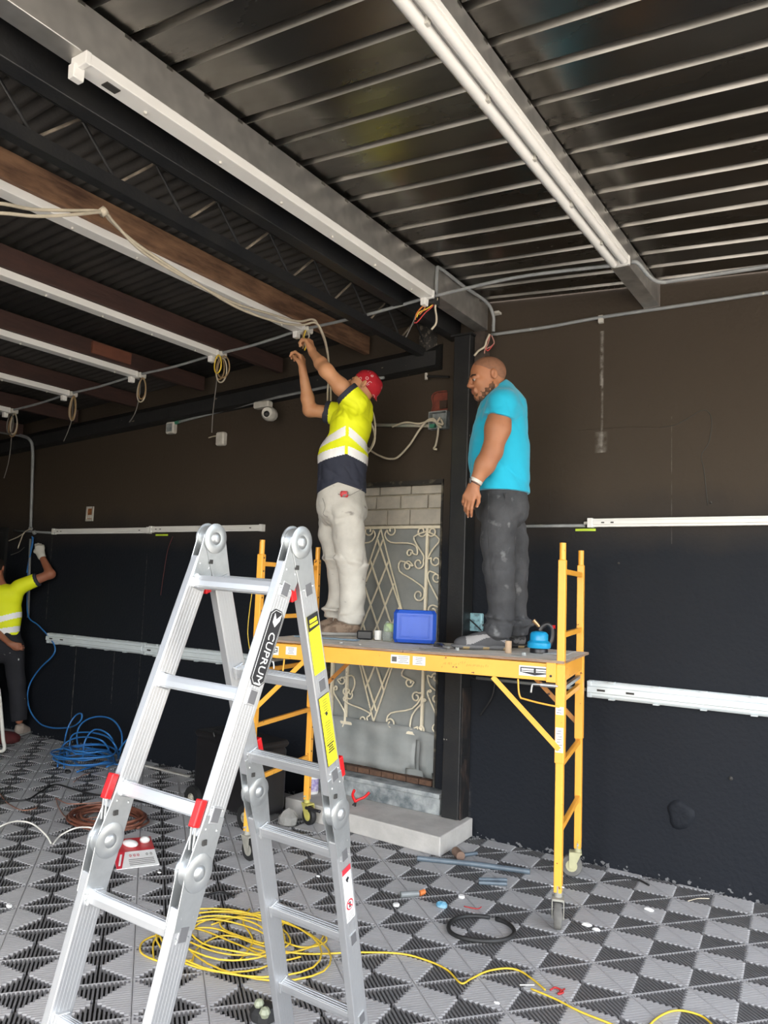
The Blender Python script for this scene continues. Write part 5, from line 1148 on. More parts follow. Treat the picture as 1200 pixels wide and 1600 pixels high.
def sdf_obj(name, body, res, mats, parent, region=None, smooth_it=1):
    P, Fc = body.mesh(res)
    for _ in range(smooth_it):
        A = np.zeros_like(P); n = np.zeros(len(P))
        for i in range(4):
            j = (i+1) % 4; np.add.at(A, Fc[:, i], P[Fc[:, j]]); np.add.at(A, Fc[:, j], P[Fc[:, i]]); np.add.at(n, Fc[:, i], 1); np.add.at(n, Fc[:, j], 1)
        P = P*.5+.5*A/np.maximum(n, 1)[:, None]
    o0 = np.zeros(3); p = parent
    while p is not None: o0 += np.array(p.location); p = p.parent
    me = bpy.data.meshes.new(name); me.vertices.add(len(P)); me.vertices.foreach_set('co', (P-o0).astype(np.float32).ravel())
    me.loops.add(len(Fc)*4); me.loops.foreach_set('vertex_index', Fc.astype(np.int32).ravel()); me.polygons.add(len(Fc))
    me.polygons.foreach_set('loop_start', np.arange(0, len(Fc)*4, 4, dtype=np.int32)); me.polygons.foreach_set('use_smooth', np.ones(len(Fc), bool))
    for m in (mats if isinstance(mats, (list, tuple)) else [mats]): me.materials.append(m)
    if region is not None: me.polygons.foreach_set('material_index', region(P[Fc].mean(1)).astype(np.int32))
    me.update(); me.validate()
    o = bpy.data.objects.new(name, me); COL.objects.link(o); o.parent = parent; return o
def wrinkle(amp, fr, seed=0, dirs=None):
    rs = np.random.RandomState(seed); W = []
    for k in range(7):
        v = rs.randn(3); v /= np.linalg.norm(v); W.append((v*fr*(.6+.9*rs.rand()), rs.rand()*6.28, rs.randn(3)*fr*.35))
    def f(X):
        d = 0
        for v, ph, u in W: d = d+np.sin(X@v.astype(np.float32)+ph+1.3*np.sin(X@u.astype(np.float32)+ph))
        return (amp*d/3).astype(np.float32)
    return f
def folds(amp, fr, seed, zs=(), base=.3, axis=None):   # soft creases, stronger near the given heights (z, spread)
    rs = np.random.RandomState(seed); W = []
    for k in range(6):
        v = rs.randn(3); v[2] = v[2]*.8+(1.2 if rs.rand() > .5 else -1.2); v /= np.linalg.norm(v); W.append(((v*fr*(.7+.8*rs.rand())).astype(np.float32), rs.rand()*6.28, (rs.randn(3)*fr*.4).astype(np.float32)))
    def f(X):
        d = 0
        for v, ph, u in W:
            s_ = np.sin(X@v+ph+1.6*np.sin(X@u+ph)); d = d+(1-np.abs(s_))**2*1.6-.5
        m = np.full(len(X), base, dtype=np.float32)
        for z, sp in zs: m = m+np.exp(-((X[:, 2]-z)/sp)**2)
        return (amp*d/4*np.minimum(m, 1.3)).astype(np.float32)
    return f
RX = Vector((RT.x, RT.y, 0)).normalized(); AW = Vector((-RX.y, RX.x, 0)); ZU = Vector((0, 0, 1))
M_skinA = mat('brown_skin', (.42, .185, .095), .5, col2=(.34, .14, .07), scale=6, spec=.4); M_skinB = mat('tan_skin', (.62, .32, .17), .5, col2=(.54, .26, .13), scale=6, spec=.4); M_skinC = mat('reddish_skin', (.36, .14, .08), .5, col2=(.30, .11, .06), scale=6)
for m in (M_skinA, M_skinB, M_skinC):
    b = m.node_tree.nodes['Principled BSDF']; b.inputs['Subsurface Weight'].default_value = .08; b.inputs['Subsurface Radius'].default_value = (.012, .004, .002)
M_nail = mat('fingernail', (.60, .36, .26), .35); M_eye = mat('eye_white', (.34, .28, .25), .3); M_iris = mat('dark_iris', (.03, .015, .01), .2); M_brow = mat('dark_hair', (.018, .011, .008), .8); M_shaved = mat('shaved_hair', (.27, .125, .07), .7, col2=(.19, .09, .052), scale=30, contrast=(.3, .7)); M_lip = mat('lips', (.33, .12, .08), .45)
def head(B, c, f, u, k=1., neck=None):
    f = Vector(f).normalized(); s_ = Vector(u).cross(f).normalized(); u = f.cross(s_).normalized()
    g = lambda a, b, z: Vector(c)+f*(a*k)+s_*(b*k)+u*(z*k); A3 = (f, s_, u)
    B.ell(g(-.018, 0, .035), (.100*k, .078*k, .086*k), A3, .01)
    B.ell(g(.026, 0, -.030), (.062*k, .060*k, .082*k), A3, .03)
    for q in (-1, 1):
        B.cone(g(-.015, q*.050, -.055), g(.055, q*.018, -.094), .024*k, .019*k, .025)
        B.ell(g(.058, q*.036, -.022), (.026*k, .024*k, .026*k), A3, .02)
        B.cone(g(.080, q*.012, .016), g(.068, q*.046, .014), .012*k, .011*k, .012)
        B.ell(g(.096, q*.012, -.034), (.011*k, .009*k, .008*k), A3, .006)
        B.ell(g(.096, q*.030, -.001), (.014*k, .018*k, .010*k), A3, .010, sub=True)
        B.ell(g(-.014, q*.084, .003), (.019*k, .012*k, .031*k), ((f+s_*q*-.45).normalized(), (s_*q+f*.45).normalized(), u), .004); B.ell(g(-.004, q*.094, .004), (.010*k, .009*k, .016*k), A3, .005, sub=True)
        B.ell(g(.080, q*.030, .0055), (.0140*k, .0155*k, .0110*k), A3, .004)
    B.ell(g(.066, 0, -.094), (.022*k, .026*k, .018*k), A3, .02)
    B.cone(g(.086, 0, .010), g(.108, 0, -.028), .009*k, .012*k, .010)
    B.cone(g(.086, -.018, -.055), g(.086, .018, -.055), .0085*k, .0085*k, .006); B.cone(g(.084, -.016, -.067), g(.084, .016, -.067), .0095*k, .0095*k, .006)
    B.cone(g(.098, -.022, -.0605), g(.098, .022, -.0605), .0022*k, .0022*k, .003, sub=True)
    return g, (f, s_, u)
def eyes(g, A, par, k=1.):
    for q in (-1, 1):
        c = g(.0795, q*.030, -.003); o = MB().ball(c, .0118*k, 12).build('eye', M_eye, par, smooth='all'); MB().ball(c+(A[0]*.0085+A[2]*-.002)*k, .0062*k, 8).build('iris', M_iris, o, smooth='all')
        MB().tube(spline([g(.093, q*.014, .017), g(.090, q*.030, .022), g(.076, q*.049, .017)], 5), .0036*k, 6).build('eyebrow', M_brow, par, smooth='all')
def hand(B, w, d, n, thumb, curl=(.3, .4, .4, .5), k=1., spread=.06, tcurl=.4, nails=None):
    """w wrist, d direction of the hand, n back-of-hand normal, thumb +1/-1: side of the thumb along d x n"""
    d = Vector(d).normalized(); n = Vector(n); n = (n-d*n.dot(d)).normalized(); sd_ = d.cross(n).normalized()*thumb
    w = Vector(w); B.cone(w-d*.01*k, w+d*.03*k, .026*k, .028*k, .02, fl_=.75, fa=n)
    for i in range(4):
        off = (1.5-i)*.0195*k; L = (.088, .092, .087, .078)[i]*k
        kn_ = w+d*L+sd_*off; B.cone(w+d*.015*k+sd_*off*.6, kn_, .015*k, .0115*k, .012)
        fl_n = (.044, .049, .045, .035)[i]*k; a = curl[i]; p = kn_; dd = (d+sd_*((1.5-i)*spread)).normalized(); ang = 0
        for j, (ln, r0, r1) in enumerate(((1., .0105, .0095), (.62, .0095, .0085), (.52, .0085, .0070))):
            ang += a*(1. if j == 0 else 1.15); q = p+(dd*math.cos(ang)-n*math.sin(ang))*(fl_n*ln); B.cone(p, q, r0*k, r1*k, .005)
            if j == 2 and nails is not None: nails.append((q, dd*math.cos(ang)-n*math.sin(ang), dd*math.sin(ang)+n*math.cos(ang), .0062*k))
            p = q
    b0 = w+d*.022*k+sd_*.020*k; b1 = b0+(d*.75+sd_*.62-n*.25).normalized()*.042*k; b2 = b1+(d*(.9-tcurl*.3)+sd_*(.35-tcurl*.6)-n*(.2+tcurl*.5)).normalized()*.033*k; b3 = b2+(d*.9-sd_*tcurl*.5-n*(.1+tcurl*.6)).normalized()*.026*k
    B.cone(b0, b1, .017*k, .0125*k, .012); B.cone(b1, b2, .0125*k, .0105*k, .006); B.cone(b2, b3, .0105*k, .0085*k, .005)
    if nails is not None: nails.append((b3, (b3-b2).normalized(), sd_, .007*k))
def put_nails(nl, par):
    for q, d, n, r in nl:
        d = Vector(d).normalized(); n = Vector(n).normalized(); c = q+n*r*1.05-d*.001
        R3 = Matrix((d, d.cross(n).normalized(), n)).transposed(); MB().box(c, (.010, .008, .002), R3).build('nail', M_nail, par, bevel=.0008)
def shoe(name, par, heel, toe, z, mats, Ls=1., w_=.048, region=None, rx_=None):
    heel = Vector((heel.x, heel.y, 0)); toe = Vector((toe.x, toe.y, 0)); d = (toe-heel).normalized(); L = (toe-heel).length; s_ = Vector((-d.y, d.x, 0)); B = Body(); Z = Vector((0, 0, z))
    P = lambda a, b, h: heel+d*(a*L)+s_*b+Z+Vector((0, 0, h))
    B.ell(P(.17, 0, .055), (.052, .042, .052), (d, s_, ZU), .02); B.ell(P(.45, 0, .036), (.09, .046, .056), (d, s_, ZU), .03); B.ell(P(.76, .003, .034), (.078, w_, .044), (d, s_, ZU), .03)
    B.cone(P(.17, 0, .05), P(.19, 0, .105), .040, .043, .02, cap=True); B.cone(P(.30, 0, .090), P(.62, 0, .058), .034, .032, .03)
    B.clip(Z+Vector((0, 0, .018)), (0, 0, -1))
    up = sdf_obj('upper', B, .005, mats[0], par, None if region is None else region(V3(heel), V3(d), L, z)); up.name = name
    S = Body(); S.ell(P(.16, 0, .02), (.062, .044, .022), (d, s_, ZU), .02); S.ell(P(.48, 0, .018), (.11, .043, .018), (d, s_, ZU), .02); S.ell(P(.78, .003, .020), (.088, w_+.003, .020), (d, s_, ZU), .02); S.clip(Z+Vector((0, 0, .001)), (0, 0, -1)); S.clip(Z+Vector((0, 0, .028)), (0, 0, 1))
    tr_ = d
    sdf_obj('sole', S, .005, mats[1], up, (lambda X: ((np.sin((X-V3(heel))@V3(d)*52) > .55) & (X[:, 2] < z+.020)).astype(int)) if len(mats[1]) > 1 else None)
    for k in range(4):
        a = .34+.085*k; h = .126-.017*k; MB().tube(spline([P(a, -.026, h-.014), P(a+.01, 0, h+.004), P(a, .026, h-.014)], 5), .0035, 6).build('lace', mats[2], up, smooth='all')
    MB().tube(spline([P(.33, 0, .113), P(.36, -.03, .117), P(.40, -.035, .098)], 5), .003, 6).build('lace', mats[2], up, smooth='all'); MB().tube(spline([P(.33, 0, .113), P(.36, .03, .120), P(.41, .035, .095)], 5), .003, 6).build('lace', mats[2], up, smooth='all')
    return up
ZT = Z0+.0175
def watch_band(name, a, b, r, m, par, wd=.022):
    a = Vector(a); b = Vector(b); d = (b-a).normalized()
    return MB().lathe([(r, -wd/2), (r+.003, -wd/2+.002), (r+.003, wd/2-.002), (r, wd/2)], a, 22, axis=d).build(name, m, par, smooth=True)
# ---------------------------------------------------------------- man in the turquoise shirt
D0 = 4.64; J = dp
root = thing('person', 'bearded man with shaved head in turquoise t-shirt and grey jeans standing on the deck', 'person', (J(780, 900, D0).x, J(780, 900, D0).y, ZT))
B = Body(); nl = []
fh = (-RX*.93-AW*.22-ZU*.20); hc_ = J(760, 592, D0-.02)
g, A3 = head(B, hc_, fh, ZU-RX*.14, 1.09)
B.cone(J(770, 604, D0), J(783, 634, D0), .066, .078, .03)
B.ell(J(784, 660, D0), (.11, .15, .12), (RX, AW, ZU), .04); B.ell(J(782, 715, D0), (.12, .13, .16), (RX, AW, ZU), .05); B.ell(J(784, 770, D0), (.10, .13, .12), (RX, AW, ZU), .05)
for s_, hp, kn_, an, hl, to in ((-1, (781, 790), (780, 882), (781, 985), (790, 985), (725, 985)), (1, (792, 790), (803, 880), (805, 985), (808, 985), (780, 985))):
    dd = D0+s_*.10; B.cone(J(*hp, dd), J(*kn_, dd), .075, .052, .04); B.cone(J(*kn_, dd), J(an[0], an[1], dd), .05, .036, .03)
sh = J(784, 634, D0-.175); el = J(769, 706, D0-.21); wr_ = J(741, 757, D0-.22)
B.cone(sh, (sh+el)/2+RX*.004, .068, .072, .04); B.cone((sh+el)/2+RX*.004, el, .072, .056, .03); B.cone(el, el.lerp(wr_, .4), .058, .056, .03); B.cone(el.lerp(wr_, .4), wr_, .056, .032, .03)
hand(B, wr_, (wr_*0)+RX*-.34-ZU*.94, -AW*.8-RX*.45, -1, (.28, .34, .40, .5), 1.04, .05, .3, nl)
sh2 = J(792, 634, D0+.175); el2 = J(772, 704, D0+.20); wr2 = J(754, 760, D0+.16)
B.cone(sh2, el2, .062, .052, .03); B.cone(el2, wr2, .052, .030, .03); hand(B, wr2, RX*-.22-ZU*.97, AW, 1, (.3, .35, .4, .5), 1.04, .05, .3)
body = sdf_obj('body', B, .005, [M_skinA, M_lip], root, lambda X: ((np.abs((X-V3(g(.088, 0, -.061)))@V3(A3[0])) < .016) & (np.abs((X-V3(g(.088, 0, -.061)))@V3(A3[2])) < .0105) & (np.abs((X-V3(g(.088, 0, -.061)))@V3(A3[1])) < .022)).astype(int))
eyes(g, A3, body, 1.09); put_nails(nl, body)
def part_of_head(name, base, grow, clips, m, par, res=.0045, disp=None, regs=None):
    B = Body(); c, f, u, k = base; head(B, c, f, u, k)
    keep = []
    for q in B.P:
        if q[0] == 'c': keep.append(q[:3]+(q[3]+grow, q[4]+grow)+q[5:]) if not q[7] else None
        elif not q[5]: keep.append((q[0], q[1], q[2]+grow)+q[3:])
    if regs: keep = [keep[i] for i in regs]
    B.P = keep; B.disp = disp
    for p, n in clips: B.clip(p, n)
    return sdf_obj(name, B, res, m, par)
bs = (hc_, fh, ZU-RX*.14, 1.09)
part_of_head('hair', bs, .0018, [(g(.0, 0, .028), -(A3[2]*.80-A3[0]*.60)), (g(.062, 0, .06), A3[0])], M_shaved, body, regs=[0])
BN = lambda X: (.0035*np.sin(X[:, 0]*150+2)*np.sin(X[:, 2]*130+1)*np.sin(X[:, 1]*120)+.0032).astype(np.float32)
part_of_head('beard', bs, .0035, [(g(.05, 0, -.060), A3[2]+A3[0]*.55), (g(-.012, 0, -.05), -A3[0])], mat('beard_hair', (.06, .028, .016), .9, col2=(.16, .075, .04), scale=40, contrast=(.35, .65)), body, disp=BN)
# shirt
M_teal = mat('turquoise_cotton', (.004, .42, .62), .8, col2=(.003, .38, .57), scale=3, bump=.05, bscale=200, sheen=.2)
S = Body(); S.disp = folds(.0085, 17, 3, ((J(785, 655, D0).z, .10), (J(785, 745, D0).z, .06)), .45)
S.ell(J(785, 640, D0), (.135, .205, .13), (RX, AW, ZU), .03); S.cone(J(783, 612, D0-.0), J(788, 632, D0), .080, .12, .05)
S.ell(J(781, 672, D0), (.158, .185, .17), (RX, AW, ZU), .05); S.ell(J(778, 712, D0), (.170, .175, .15), (RX, AW, ZU), .06); S.cone(J(781, 700, D0), J(781, 790, D0), .168, .182, .05)
for hq, (a, b) in enumerate(((sh, el), (sh2, el2))):
    a2 = a+ZU*.012; dr = (b-a).normalized(); S.cone(a2, a2+dr*.085, .088, .090, .035, cap=True)
S.clip(J(781, 764, D0-.17), -ZU-RX*.02); S.clip(J(768, 612, D0), ZU*.75-RX*.66)
S.ell(J(764, 606, D0), (.078, .075, .055), (RX, AW, ZU), .015, sub=True)
sdf_obj('t_shirt', S, .006, M_teal, body)
M_jean = mat('faded_grey_denim', (.034, .035, .039), .85, col2=(.062, .064, .070), scale=7, detail=8, bump=.15, bscale=120, extra=chips((.14, .145, .15), 9, .62, (1, 1, 1), .06))
T = Body(); T.disp = folds(.008, 24, 11, ((J(780, 885, D0).z, .10), (J(780, 975, D0).z, .09), (J(780, 815, D0).z, .05)), .35)
T.ell(J(784, 792, D0), (.148, .165, .13), (RX, AW, ZU), .03); T.cone(J(785, 766, D0), J(784, 790, D0), .146, .155, .03); T.ell(J(798, 796, D0), (.088, .14, .085), (RX, AW, ZU), .04)
for s_, pts in ((-1, ((781, 800, .108), (778, 845, .100), (780, 882, .093), (783, 930, .080), (783, 960, .072), (778, 984, .074), (777, 992, .078))), (1, ((790, 800, .100), (801, 845, .092), (803, 880, .086), (804, 930, .076), (803, 962, .072), (804, 978, .076), (804, 990, .076)))):
    q = [J(x, y, D0+s_*.10) for x, y, r in pts]
    for i in range(len(pts)-1): T.cone(q[i], q[i+1], pts[i][2], pts[i+1][2], .02, cap=(i == len(pts)-2), fl_=1)
    for k, (y_, r_) in enumerate(((966, .083), (977, .086))): T.ell(J(pts[-1][0]+2, y_, D0+s_*.10), (r_, r_*.95, .016), (RX, AW, ZU-RX*.2*(k-.5)), .015)
T.clip(J(786, 756, D0), ZU)
jean = sdf_obj('jeans', T, .006, M_jean, body)
ps = lambda x, y, d=D0-.155: J(x, y, d)
mb = MB(); pk_ = [(789, 768), (824, 768), (822, 792), (810, 806), (791, 796)]
pk = [J(x, y, D0-.176+.0034*(x-789)) for x, y in ((788, 770), (821, 771), (820, 791), (808, 803), (792, 796))]; o_ = MB().prism(pk, (pk[2]-pk[0]).cross(pk[3]-pk[1]).normalized()*.006).build('back_pocket', M_jean, jean, bevel=.002)
wire('pocket_seam', [J(x, y, D0-.180+.0034*(x-789)) for x, y in ((790, 770), (789, 790), (796, 800), (808, 806), (818, 797))], .0016, M_jean, jean, n=5); wire('side_seam', [J(x, y, D0-.205) for x, y in ((763, 770), (762, 810), (764, 860), (770, 930))], .0014, mat('dark_seam', (.03, .03, .032), .9), jean, n=5)
M_shoeA = mat('grey_shoe_fabric', (.16, .155, .155), .75, col2=(.30, .28, .27), scale=14, contrast=(.47, .53)); M_soleA = mat('grey_sole', (.14, .14, .145), .7); M_soleB = mat('tan_sole', (.42, .31, .16), .7); M_lace = mat('dark_lace', (.02, .02, .02), .8)
n1 = J(795, 1010, D0-.10); n2 = J(706, 1010, D0-.12)
a_ = fl(797, 1015, ZT); a1 = J(797, 1005, D0-.10); a2_ = J(708, 1005, D0-.13)
def two_tone(h0, dv, L, z):
    def f(X):
        u = (X-h0)@dv/L; h = X[:, 2]-z; lo = .052+.022*np.sin(u*7.5-1.2)-.03*(u > .78)*(u-.78)/.2; return ((h > lo) & (h < .112-.045*u) & (u > .10) & (u < .80)).astype(int)
    return f
shoe('shoe', body, a1, a2_, ZT, ([mat('charcoal_shoe_fabric', (.075, .075, .08), .8), mat('light_shoe_panel', (.30, .29, .29), .7)], [M_soleA, M_soleB], M_lace), region=two_tone); b1 = J(822, 1000, D0+.10); b2_ = J(742, 1000, D0+.14); shoe('shoe', body, b1, b2_, ZT, ([mat('dark_shoe_fabric', (.03, .03, .033), .75, col2=(.16, .155, .155), scale=14, contrast=(.5, .56))], [M_rubber, M_soleB], M_lace))
wv = (el-wr_).normalized(); wb = wr_+wv*.022
wband = watch_band('watch_strap', wb, wb+wv, .036, mat('white_strap', (.62, .60, .55), .4), body); MB().box(wb-RX*.036-AW*.012, (.012, .034, .034), Matrix((RX, AW, ZU)).transposed()).build('watch_face', M_blackplastic, wband, bevel=.004)
watch_band('bracelet', wr_+wv*.006, wr_+wv, .034, M_blackplastic, body, .006)
# ---------------------------------------------------------------- man with the bandana, arms raised
D1 = 5.38
root = thing('person', 'man in red bandana and yellow reflective shirt reaching up to wire a lamp', 'person', (J(540, 900, D1).x, J(540, 900, D1).y, ZT))
B = Body(); nl = []
fh = -RX*.84+ZU*.52+AW*.06; hu = RX*.50+ZU*.86; hc1 = J(567, 604, D1)
g1, A1 = head(B, hc1, fh, hu, .98)
B.cone(J(566, 612, D1), J(562, 640, D1), .058, .072, .03)
B.ell(J(552, 665, D1), (.11, .15, .18), (RX, AW, ZU), .04); B.ell(J(535, 735, D1), (.10, .14, .16), (RX, AW, ZU), .05)
for s_, hp, kn_, an in ((-1, (540, 795), (549, 882), (549, 955)), (1, (522, 795), (528, 880), (524, 950))):
    dd = D1+s_*.095; B.cone(J(*hp, dd), J(*kn_, dd), .07, .05, .04); B.cone(J(*kn_, dd), J(*an, dd), .05, .036, .03)
s1 = J(556, 630, D1-.16); e1 = J(509, 578, D1-.17); w1 = J(488, 550, D1-.01)
B.cone(s1, s1.lerp(e1, .5), .058, .055, .03); B.cone(s1.lerp(e1, .5), e1, .055, .044, .03); B.cone(e1, e1.lerp(w1, .35), .046, .043, .03); B.cone(e1.lerp(w1, .35), w1, .043, .027, .03); B.ell(e1+RX*.01-ZU*.012, (.04, .04, .04), (RX, AW, ZU), .03)
hand(B, w1, -RX*.30+ZU*.80+AW*.2, RX*.75-AW*.5+ZU*.2, 1, (.75, .85, .9, 1.), 1.12, .02, .9, nl)
s2 = J(541, 648, D1+.15); e2 = J(484, 641, D1+.20); w2_ = J(473, 578, D1+.16)
B.cone(s2, e2, .055, .045, .03); B.cone(e2, e2.lerp(w2_, .3), .047, .045, .03); B.cone(e2.lerp(w2_, .3), w2_, .045, .028, .03)
hand(B, w2_, -RX*.10+ZU*.98, RX*.80-AW*.25, -1, (.80, .92, 1.0, 1.05), 1.10, .05, .9, nl)
body = sdf_obj('body', B, .0045, M_skinB, root); eyes(g1, A1, body, .98); put_nails(nl, body)
# bandana
def paisley(nt, cs, tc, b):
    v = nt.nodes.new('ShaderNodeTexVoronoi'); v.inputs['Scale'].default_value = 26; nt.links.new(tc.outputs['Object'], v.inputs['Vector'])
    a = mmath(nt, 'LESS_THAN', mmath(nt, 'ABSOLUTE', mmath(nt, 'SUBTRACT', v.outputs['Distance'], .30)), .045); b_ = mmath(nt, 'LESS_THAN', v.outputs['Distance'], .09)
    w_ = nt.nodes.new('ShaderNodeTexNoise'); w_.inputs['Scale'].default_value = 14; nt.links.new(tc.outputs['Object'], w_.inputs['Vector'])
    return mmix(nt, mmath(nt, 'MULTIPLY', mmath(nt, 'MAXIMUM', a, b_), mmath(nt, 'GREATER_THAN', w_.outputs[0], .5)), cs, (.62, .42, .42))
M_band = mat('red_bandana', (.44, .008, .02), .8, col2=(.40, .006, .018), scale=8, extra=paisley)
B = Body(); head(B, hc1, fh, hu, .98); q = B.P[0]; B.P = [(q[0], q[1], q[2]+.009)+q[3:]]; B.ell(g1(-.10, 0, -.030), (.030, .030, .035), A1, .02); B.ell(g1(-.118, 0, -.055), (.034, .034, .034), A1, .015); B.cone(g1(-.115, .0, -.06), g1(-.130, -.02, -.115), .028, .020, .02); B.cone(g1(-.105, .0, -.04), g1(-.115, .03, -.095), .022, .018, .02)
B.disp = wrinkle(.0025, 60, 5); B.clip(g1(.03, 0, .020), -(A1[2]*.92-A1[0]*.30)); sdf_obj('bandana', B, .0045, M_band, body)
# reflective shirt
M_lime = mat('yellow_reflective_fabric', (.90, .96, .01), .7, col2=(.84, .90, .01), scale=3, bump=.05, bscale=150); M_tape = mat('silver_tape', (.95, .95, .95), .3, col2=(.9, .9, .9), scale=3); M_navy = mat('navy_cotton', (.022, .026, .045), .85, col2=(.03, .034, .055), scale=5)
for m_, e_ in ((M_tape, 0),): pass
S = Body(); S.disp = folds(.009, 20, 21, ((J(545, 650, D1).z, .08), (J(535, 745, D1).z, .07)), .4)
S.cutf = lambda X: ((J(530, 758, D1).z-np.abs((X-V3(J(530, 758, D1)))@V3(RX))*np.where((X-V3(J(530, 758, D1)))@V3(RX) < 0, .46, .26))-X[:, 2]).astype(np.float32)
S.ell(J(557, 640, D1), (.115, .19, .105), (RX, AW, ZU), .03); S.ell(J(548, 668, D1), (.145, .175, .16), (RX, AW, ZU), .05); S.ell(J(537, 712, D1), (.165, .17, .17), (RX, AW, ZU), .06); S.cone(J(535, 720, D1), J(533, 800, D1), .165, .176, .05)
sl = []
for a, b, r0, r1, ln in ((s1, e1, .085, .086, .105), (s2, e2, .078, .080, .15)):
    dr = (b-a).normalized(); S.cone(a, a+dr*ln, r0, r1, .05, cap=True); sl.append((a+dr*ln, dr))
S.ell(J(563, 618, D1), (.065, .075, .05), (RX, AW, ZU), .02, sub=True)
# hem: lower in front, higher at the side
def zpx(y, D_): return J(535, y, D_).z
ppm = F/D1; ox = J(535, 700, D1); oz = ox.z
def shirt_region(X):
    x = 535+((X-V3(ox))@V3(RX))*ppm; y = 700-(X[:, 2]-oz)*ppm; out = np.zeros(len(X), int)
    fr = x < 541; bk = x > 546
    up = np.where(fr, 681.5-(x-538)*.42, 681+(x-546)*.72); lo = np.where(fr, 710-(x-540)*.25, 711+(x-549)*.35)
    out[(np.abs(y-up) < 6.8) & (fr | bk)] = 1; out[(np.abs(y-lo) < 6.8) & (fr | bk)] = 1; out[(y > lo+6.8)] = 2; out[(y > 716) & ~fr & ~bk] = 2
    for p, d in sl:
        q = (X-V3(p))@V3(d); r = np.linalg.norm(X-V3(p)-q[:, None]*V3(d), axis=1); out[(q > -.035) & (r < .11)] = 2
    return out
sdf_obj('reflective_shirt', S, .005, [M_lime, M_tape, M_navy], body, shirt_region)
M_pale = mat('pale_work_trousers', (.62, .60, .55), .85, col2=(.50, .48, .44), scale=5, detail=7, bump=.12, bscale=100, extra=chips((.30, .28, .26), 7, .66, (1, 1, 2), .06))
T = Body(); T.disp = folds(.0085, 22, 31, ((J(535, 880, D1).z, .09), (J(535, 960, D1).z, .08), (J(535, 815, D1).z, .07)), .4)
T.ell(J(533, 790, D1), (.165, .165, .14), (RX, AW, ZU), .03); T.cone(J(533, 768, D1), J(533, 790, D1), .165, .165, .03); T.ell(J(553, 800, D1), (.09, .14, .09), (RX, AW, ZU), .04)
for s_, pts in ((-1, ((542, 800, .115), (545, 840, .108), (550, 882, .098), (551, 930, .086), (549, 960, .082), (547, 971, .084))), (1, ((521, 800, .105), (519, 835, .095), (528, 882, .080), (530, 930, .070), (524, 955, .070), (523, 964, .072)))):
    q = [J(x, y, D1+s_*.095) for x, y, r in pts]
    for i in range(len(pts)-1): T.cone(q[i], q[i+1], pts[i][2], pts[i+1][2], .02, cap=(i == len(pts)-2))
    T.ell(J(pts[-1][0]+1, pts[-1][1]-12, D1+s_*.095), (.088, .085, .020), (RX, AW, ZU), .015); T.ell(J(pts[2][0], 878, D1+s_*.095), (pts[2][2]+.004, pts[2][2]+.004, .02), (RX, AW, ZU+RX*.2), .02)
T.clip(J(533, 754, D1), ZU); tr = sdf_obj('trousers', T, .006, M_pale, body)
q = J(538, 772, D1-.178); o = MB().cbox(q, (.055, .008, .042), .01, Matrix((RX, AW, ZU)).transposed()).build('pocket_badge', mat('red_badge', (.62, .04, .05), .6, col2=(.15, .2, .2), scale=40, contrast=(.5, .6)), tr)
wire('pocket_seam', [J(x, y, D1-.175) for x, y in ((528, 772), (545, 774), (558, 768), (566, 764))], .0018, mat('grey_seam', (.25, .24, .22), .9), tr, n=5); wire('pocket_seam', [J(x, y, D1-.16) for x, y in ((504, 778), (508, 792), (505, 803), (512, 808))], .0022, MATS['grey_seam'], tr, n=5)
M_shoeB = mat('brown_suede', (.26, .19, .14), .9, col2=(.16, .11, .08), scale=22, contrast=(.45, .55)); M_soleC = mat('pale_dirty_sole', (.38, .37, .35), .7)
shoe('shoe', body, J(560, 985, D1-.09), J(505, 987, D1-.17), ZT, ([M_shoeB], [M_soleC], mat('grey_lace', (.5, .48, .45), .8))); shoe('shoe', body, J(533, 975, D1+.08), J(492, 975, D1-.03), ZT, ([M_shoeB], [M_soleC], MATS['grey_lace']))
t2 = thing('held_wires', 'twisted yellow brown wires gripped by the raised hands under the lamp', 'wires', dp(478, 525, 5.43))
for k, P in enumerate((((476, 516), (473, 526), (476, 534), (473, 545)), ((480, 516), (483, 526), (477, 535), (479, 545)), ((478, 516), (475, 527), (480, 533), (476, 548)))): wire('wire', [dp(x, y, 5.42-.004*k) for x, y in P], .005, (M_cableold, M_cable, M_cableyellow)[k], t2)
# ---------------------------------------------------------------- worker at the left edge, seen from behind
D2 = 7.93
def fz(x, y, D_):   # height clamp helper
    return J(x, y, D_)
root = thing('person', 'worker in yellow reflective shirt and white glove working on the left wall, seen from behind', 'person', (J(10, 1140, D2).x, J(10, 1140, D2).y, 0))
B = Body()
g3, A3_ = head(B, J(-7, 888, D2), AW*.97-RX*.05-ZU*.1, ZU, 1.0)
B.cone(J(-6, 898, D2), J(-2, 916, D2), .058, .07, .03); B.ell(J(3, 945, D2), (.16, .10, .20), (RX, AW, ZU), .04); B.ell(J(3, 1000, D2), (.14, .10, .16), (RX, AW, ZU), .05)
s3 = J(30, 917, D2); e3 = J(79, 897, D2+.06); w3 = J(64, 867, D2+.20)
B.cone(s3, e3, .055, .045, .03); B.cone(e3, w3, .046, .028, .03)
s4 = J(-27, 918, D2); e4 = J(-20, 975, D2-.10); w4 = J(16, 1006, D2-.17); B.cone(s4, e4, .052, .042, .03); B.cone(e4, w4, .042, .026, .03); hand(B, w4, RX*.95-ZU*.25, -AW, 1, (.5, .6, .7, .8), .9, .03, .5)
fR = J(30, 1126, D2-.02); fL_ = J(-22, 1130, D2+.05)
for hp, kn_, an in (((20, 1010), (27, 1068), fR), ((-14, 1010), (-18, 1070), fL_)): B.cone(J(*hp, D2), J(*kn_, D2), .07, .05, .04); B.cone(J(*kn_, D2), an, .05, .036, .03)
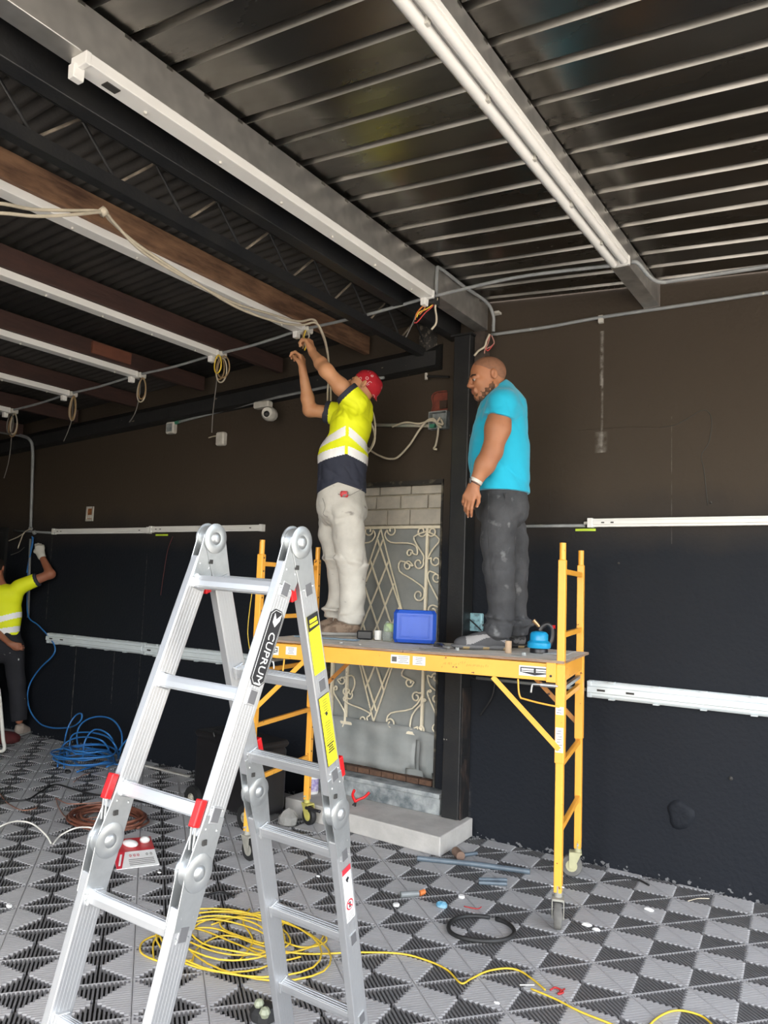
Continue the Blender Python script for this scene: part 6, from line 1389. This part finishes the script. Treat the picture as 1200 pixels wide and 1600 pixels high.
body = sdf_obj('body', B, .008, M_skinC, root)
B = Body(); head(B, J(-7, 888, D2), AW, ZU, 1.0); q = B.P[0]; B.P = [(q[0], q[1], q[2]+.006)+q[3:]]; B.clip(g3(0, 0, -.01), -(A3_[2]-A3_[0]*.5)); sdf_obj('hair', B, .008, M_brow, body)
B = Body(); hand(B, w3, -RX*.35+ZU*.85+AW*.3, RX*.3-AW*.9, -1, (.5, .6, .7, .8), 1.12, .03, .7); B.cone(w3-(w3-e3).normalized()*.03, w3, .036, .034, .02); B.P = [(q[:3]+(q[3]+.003, q[4]+.003)+q[5:]) if q[0] == 'c' else q for q in B.P]; sdf_obj('glove', B, .006, mat('white_glove', (.62, .60, .54), .85), body)
S = Body(); S.disp = wrinkle(.005, 22, 41); S.ell(J(3, 930, D2), (.20, .12, .12), (RX, AW, ZU), .04); S.ell(J(4, 960, D2), (.185, .135, .22), (RX, AW, ZU), .05); S.cone(J(3, 960, D2), J(5, 1010, D2), .16, .175, .05, fl_=.75, fa=AW)
dr = (e3-s3).normalized(); S.cone(s3, s3+dr*.20, .075, .072, .04, cap=True); dr4 = (e4-s4).normalized(); S.cone(s4, s4+dr4*.2, .075, .07, .04, cap=True); S.clip(J(5, 992, D2), -ZU)
ox3 = J(20, 950, D2); pp3 = F/D2
def reg3(X):
    x = 20+((X-V3(ox3))@V3(RX))*pp3; y = 950-(X[:, 2]-ox3.z)*pp3; out = np.zeros(len(X), int)
    body_ = (x < 46)
    out[(np.abs(y-(964-(x-20)*.33)) < 4.5) & body_] = 1; out[(np.abs(y-(984-(x-20)*.18)) < 4.5) & body_] = 1
    q = (X-V3(s3+dr*.20))@V3(dr); out[(q > -.03) & (x > 45)] = 2
    return out
sdf_obj('reflective_shirt', S, .008, [M_lime, M_tape, M_navy], body, reg3)
T = Body(); T.disp = wrinkle(.006, 24, 51); T.ell(J(4, 1008, D2), (.18, .13, .14), (RX, AW, ZU), .04)
T.cone(J(4, 985, D2), J(4, 1010, D2), .165, .175, .03, fl_=.75, fa=AW)
for hp, kn_, an in (((20, 1015), (27, 1068), fR), ((-14, 1015), (-18, 1070), fL_)): T.cone(J(*hp, D2), J(*kn_, D2), .105, .085, .03); T.cone(J(*kn_, D2), an, .085, .075, .03, cap=True)
T.clip(J(4, 984, D2), ZU); sdf_obj('trousers', T, .009, mat('paint_spattered_trousers', (.012, .012, .016), .85, col2=(.018, .018, .024), scale=6, extra=chips((.5, .5, .5), 17, .70)), body)
shoe('shoe', body, J(28, 1140, D2-.02), J(42, 1140, D2+.14), 0.001, ([mat('beige_shoe', (.42, .34, .28), .85, col2=(.3, .24, .2), scale=20)], [M_soleC], M_lace)); shoe('shoe', body, J(-24, 1142, D2+.04), J(-30, 1142, D2+.24), 0.001, ([MATS['beige_shoe']], [M_soleC], M_lace))
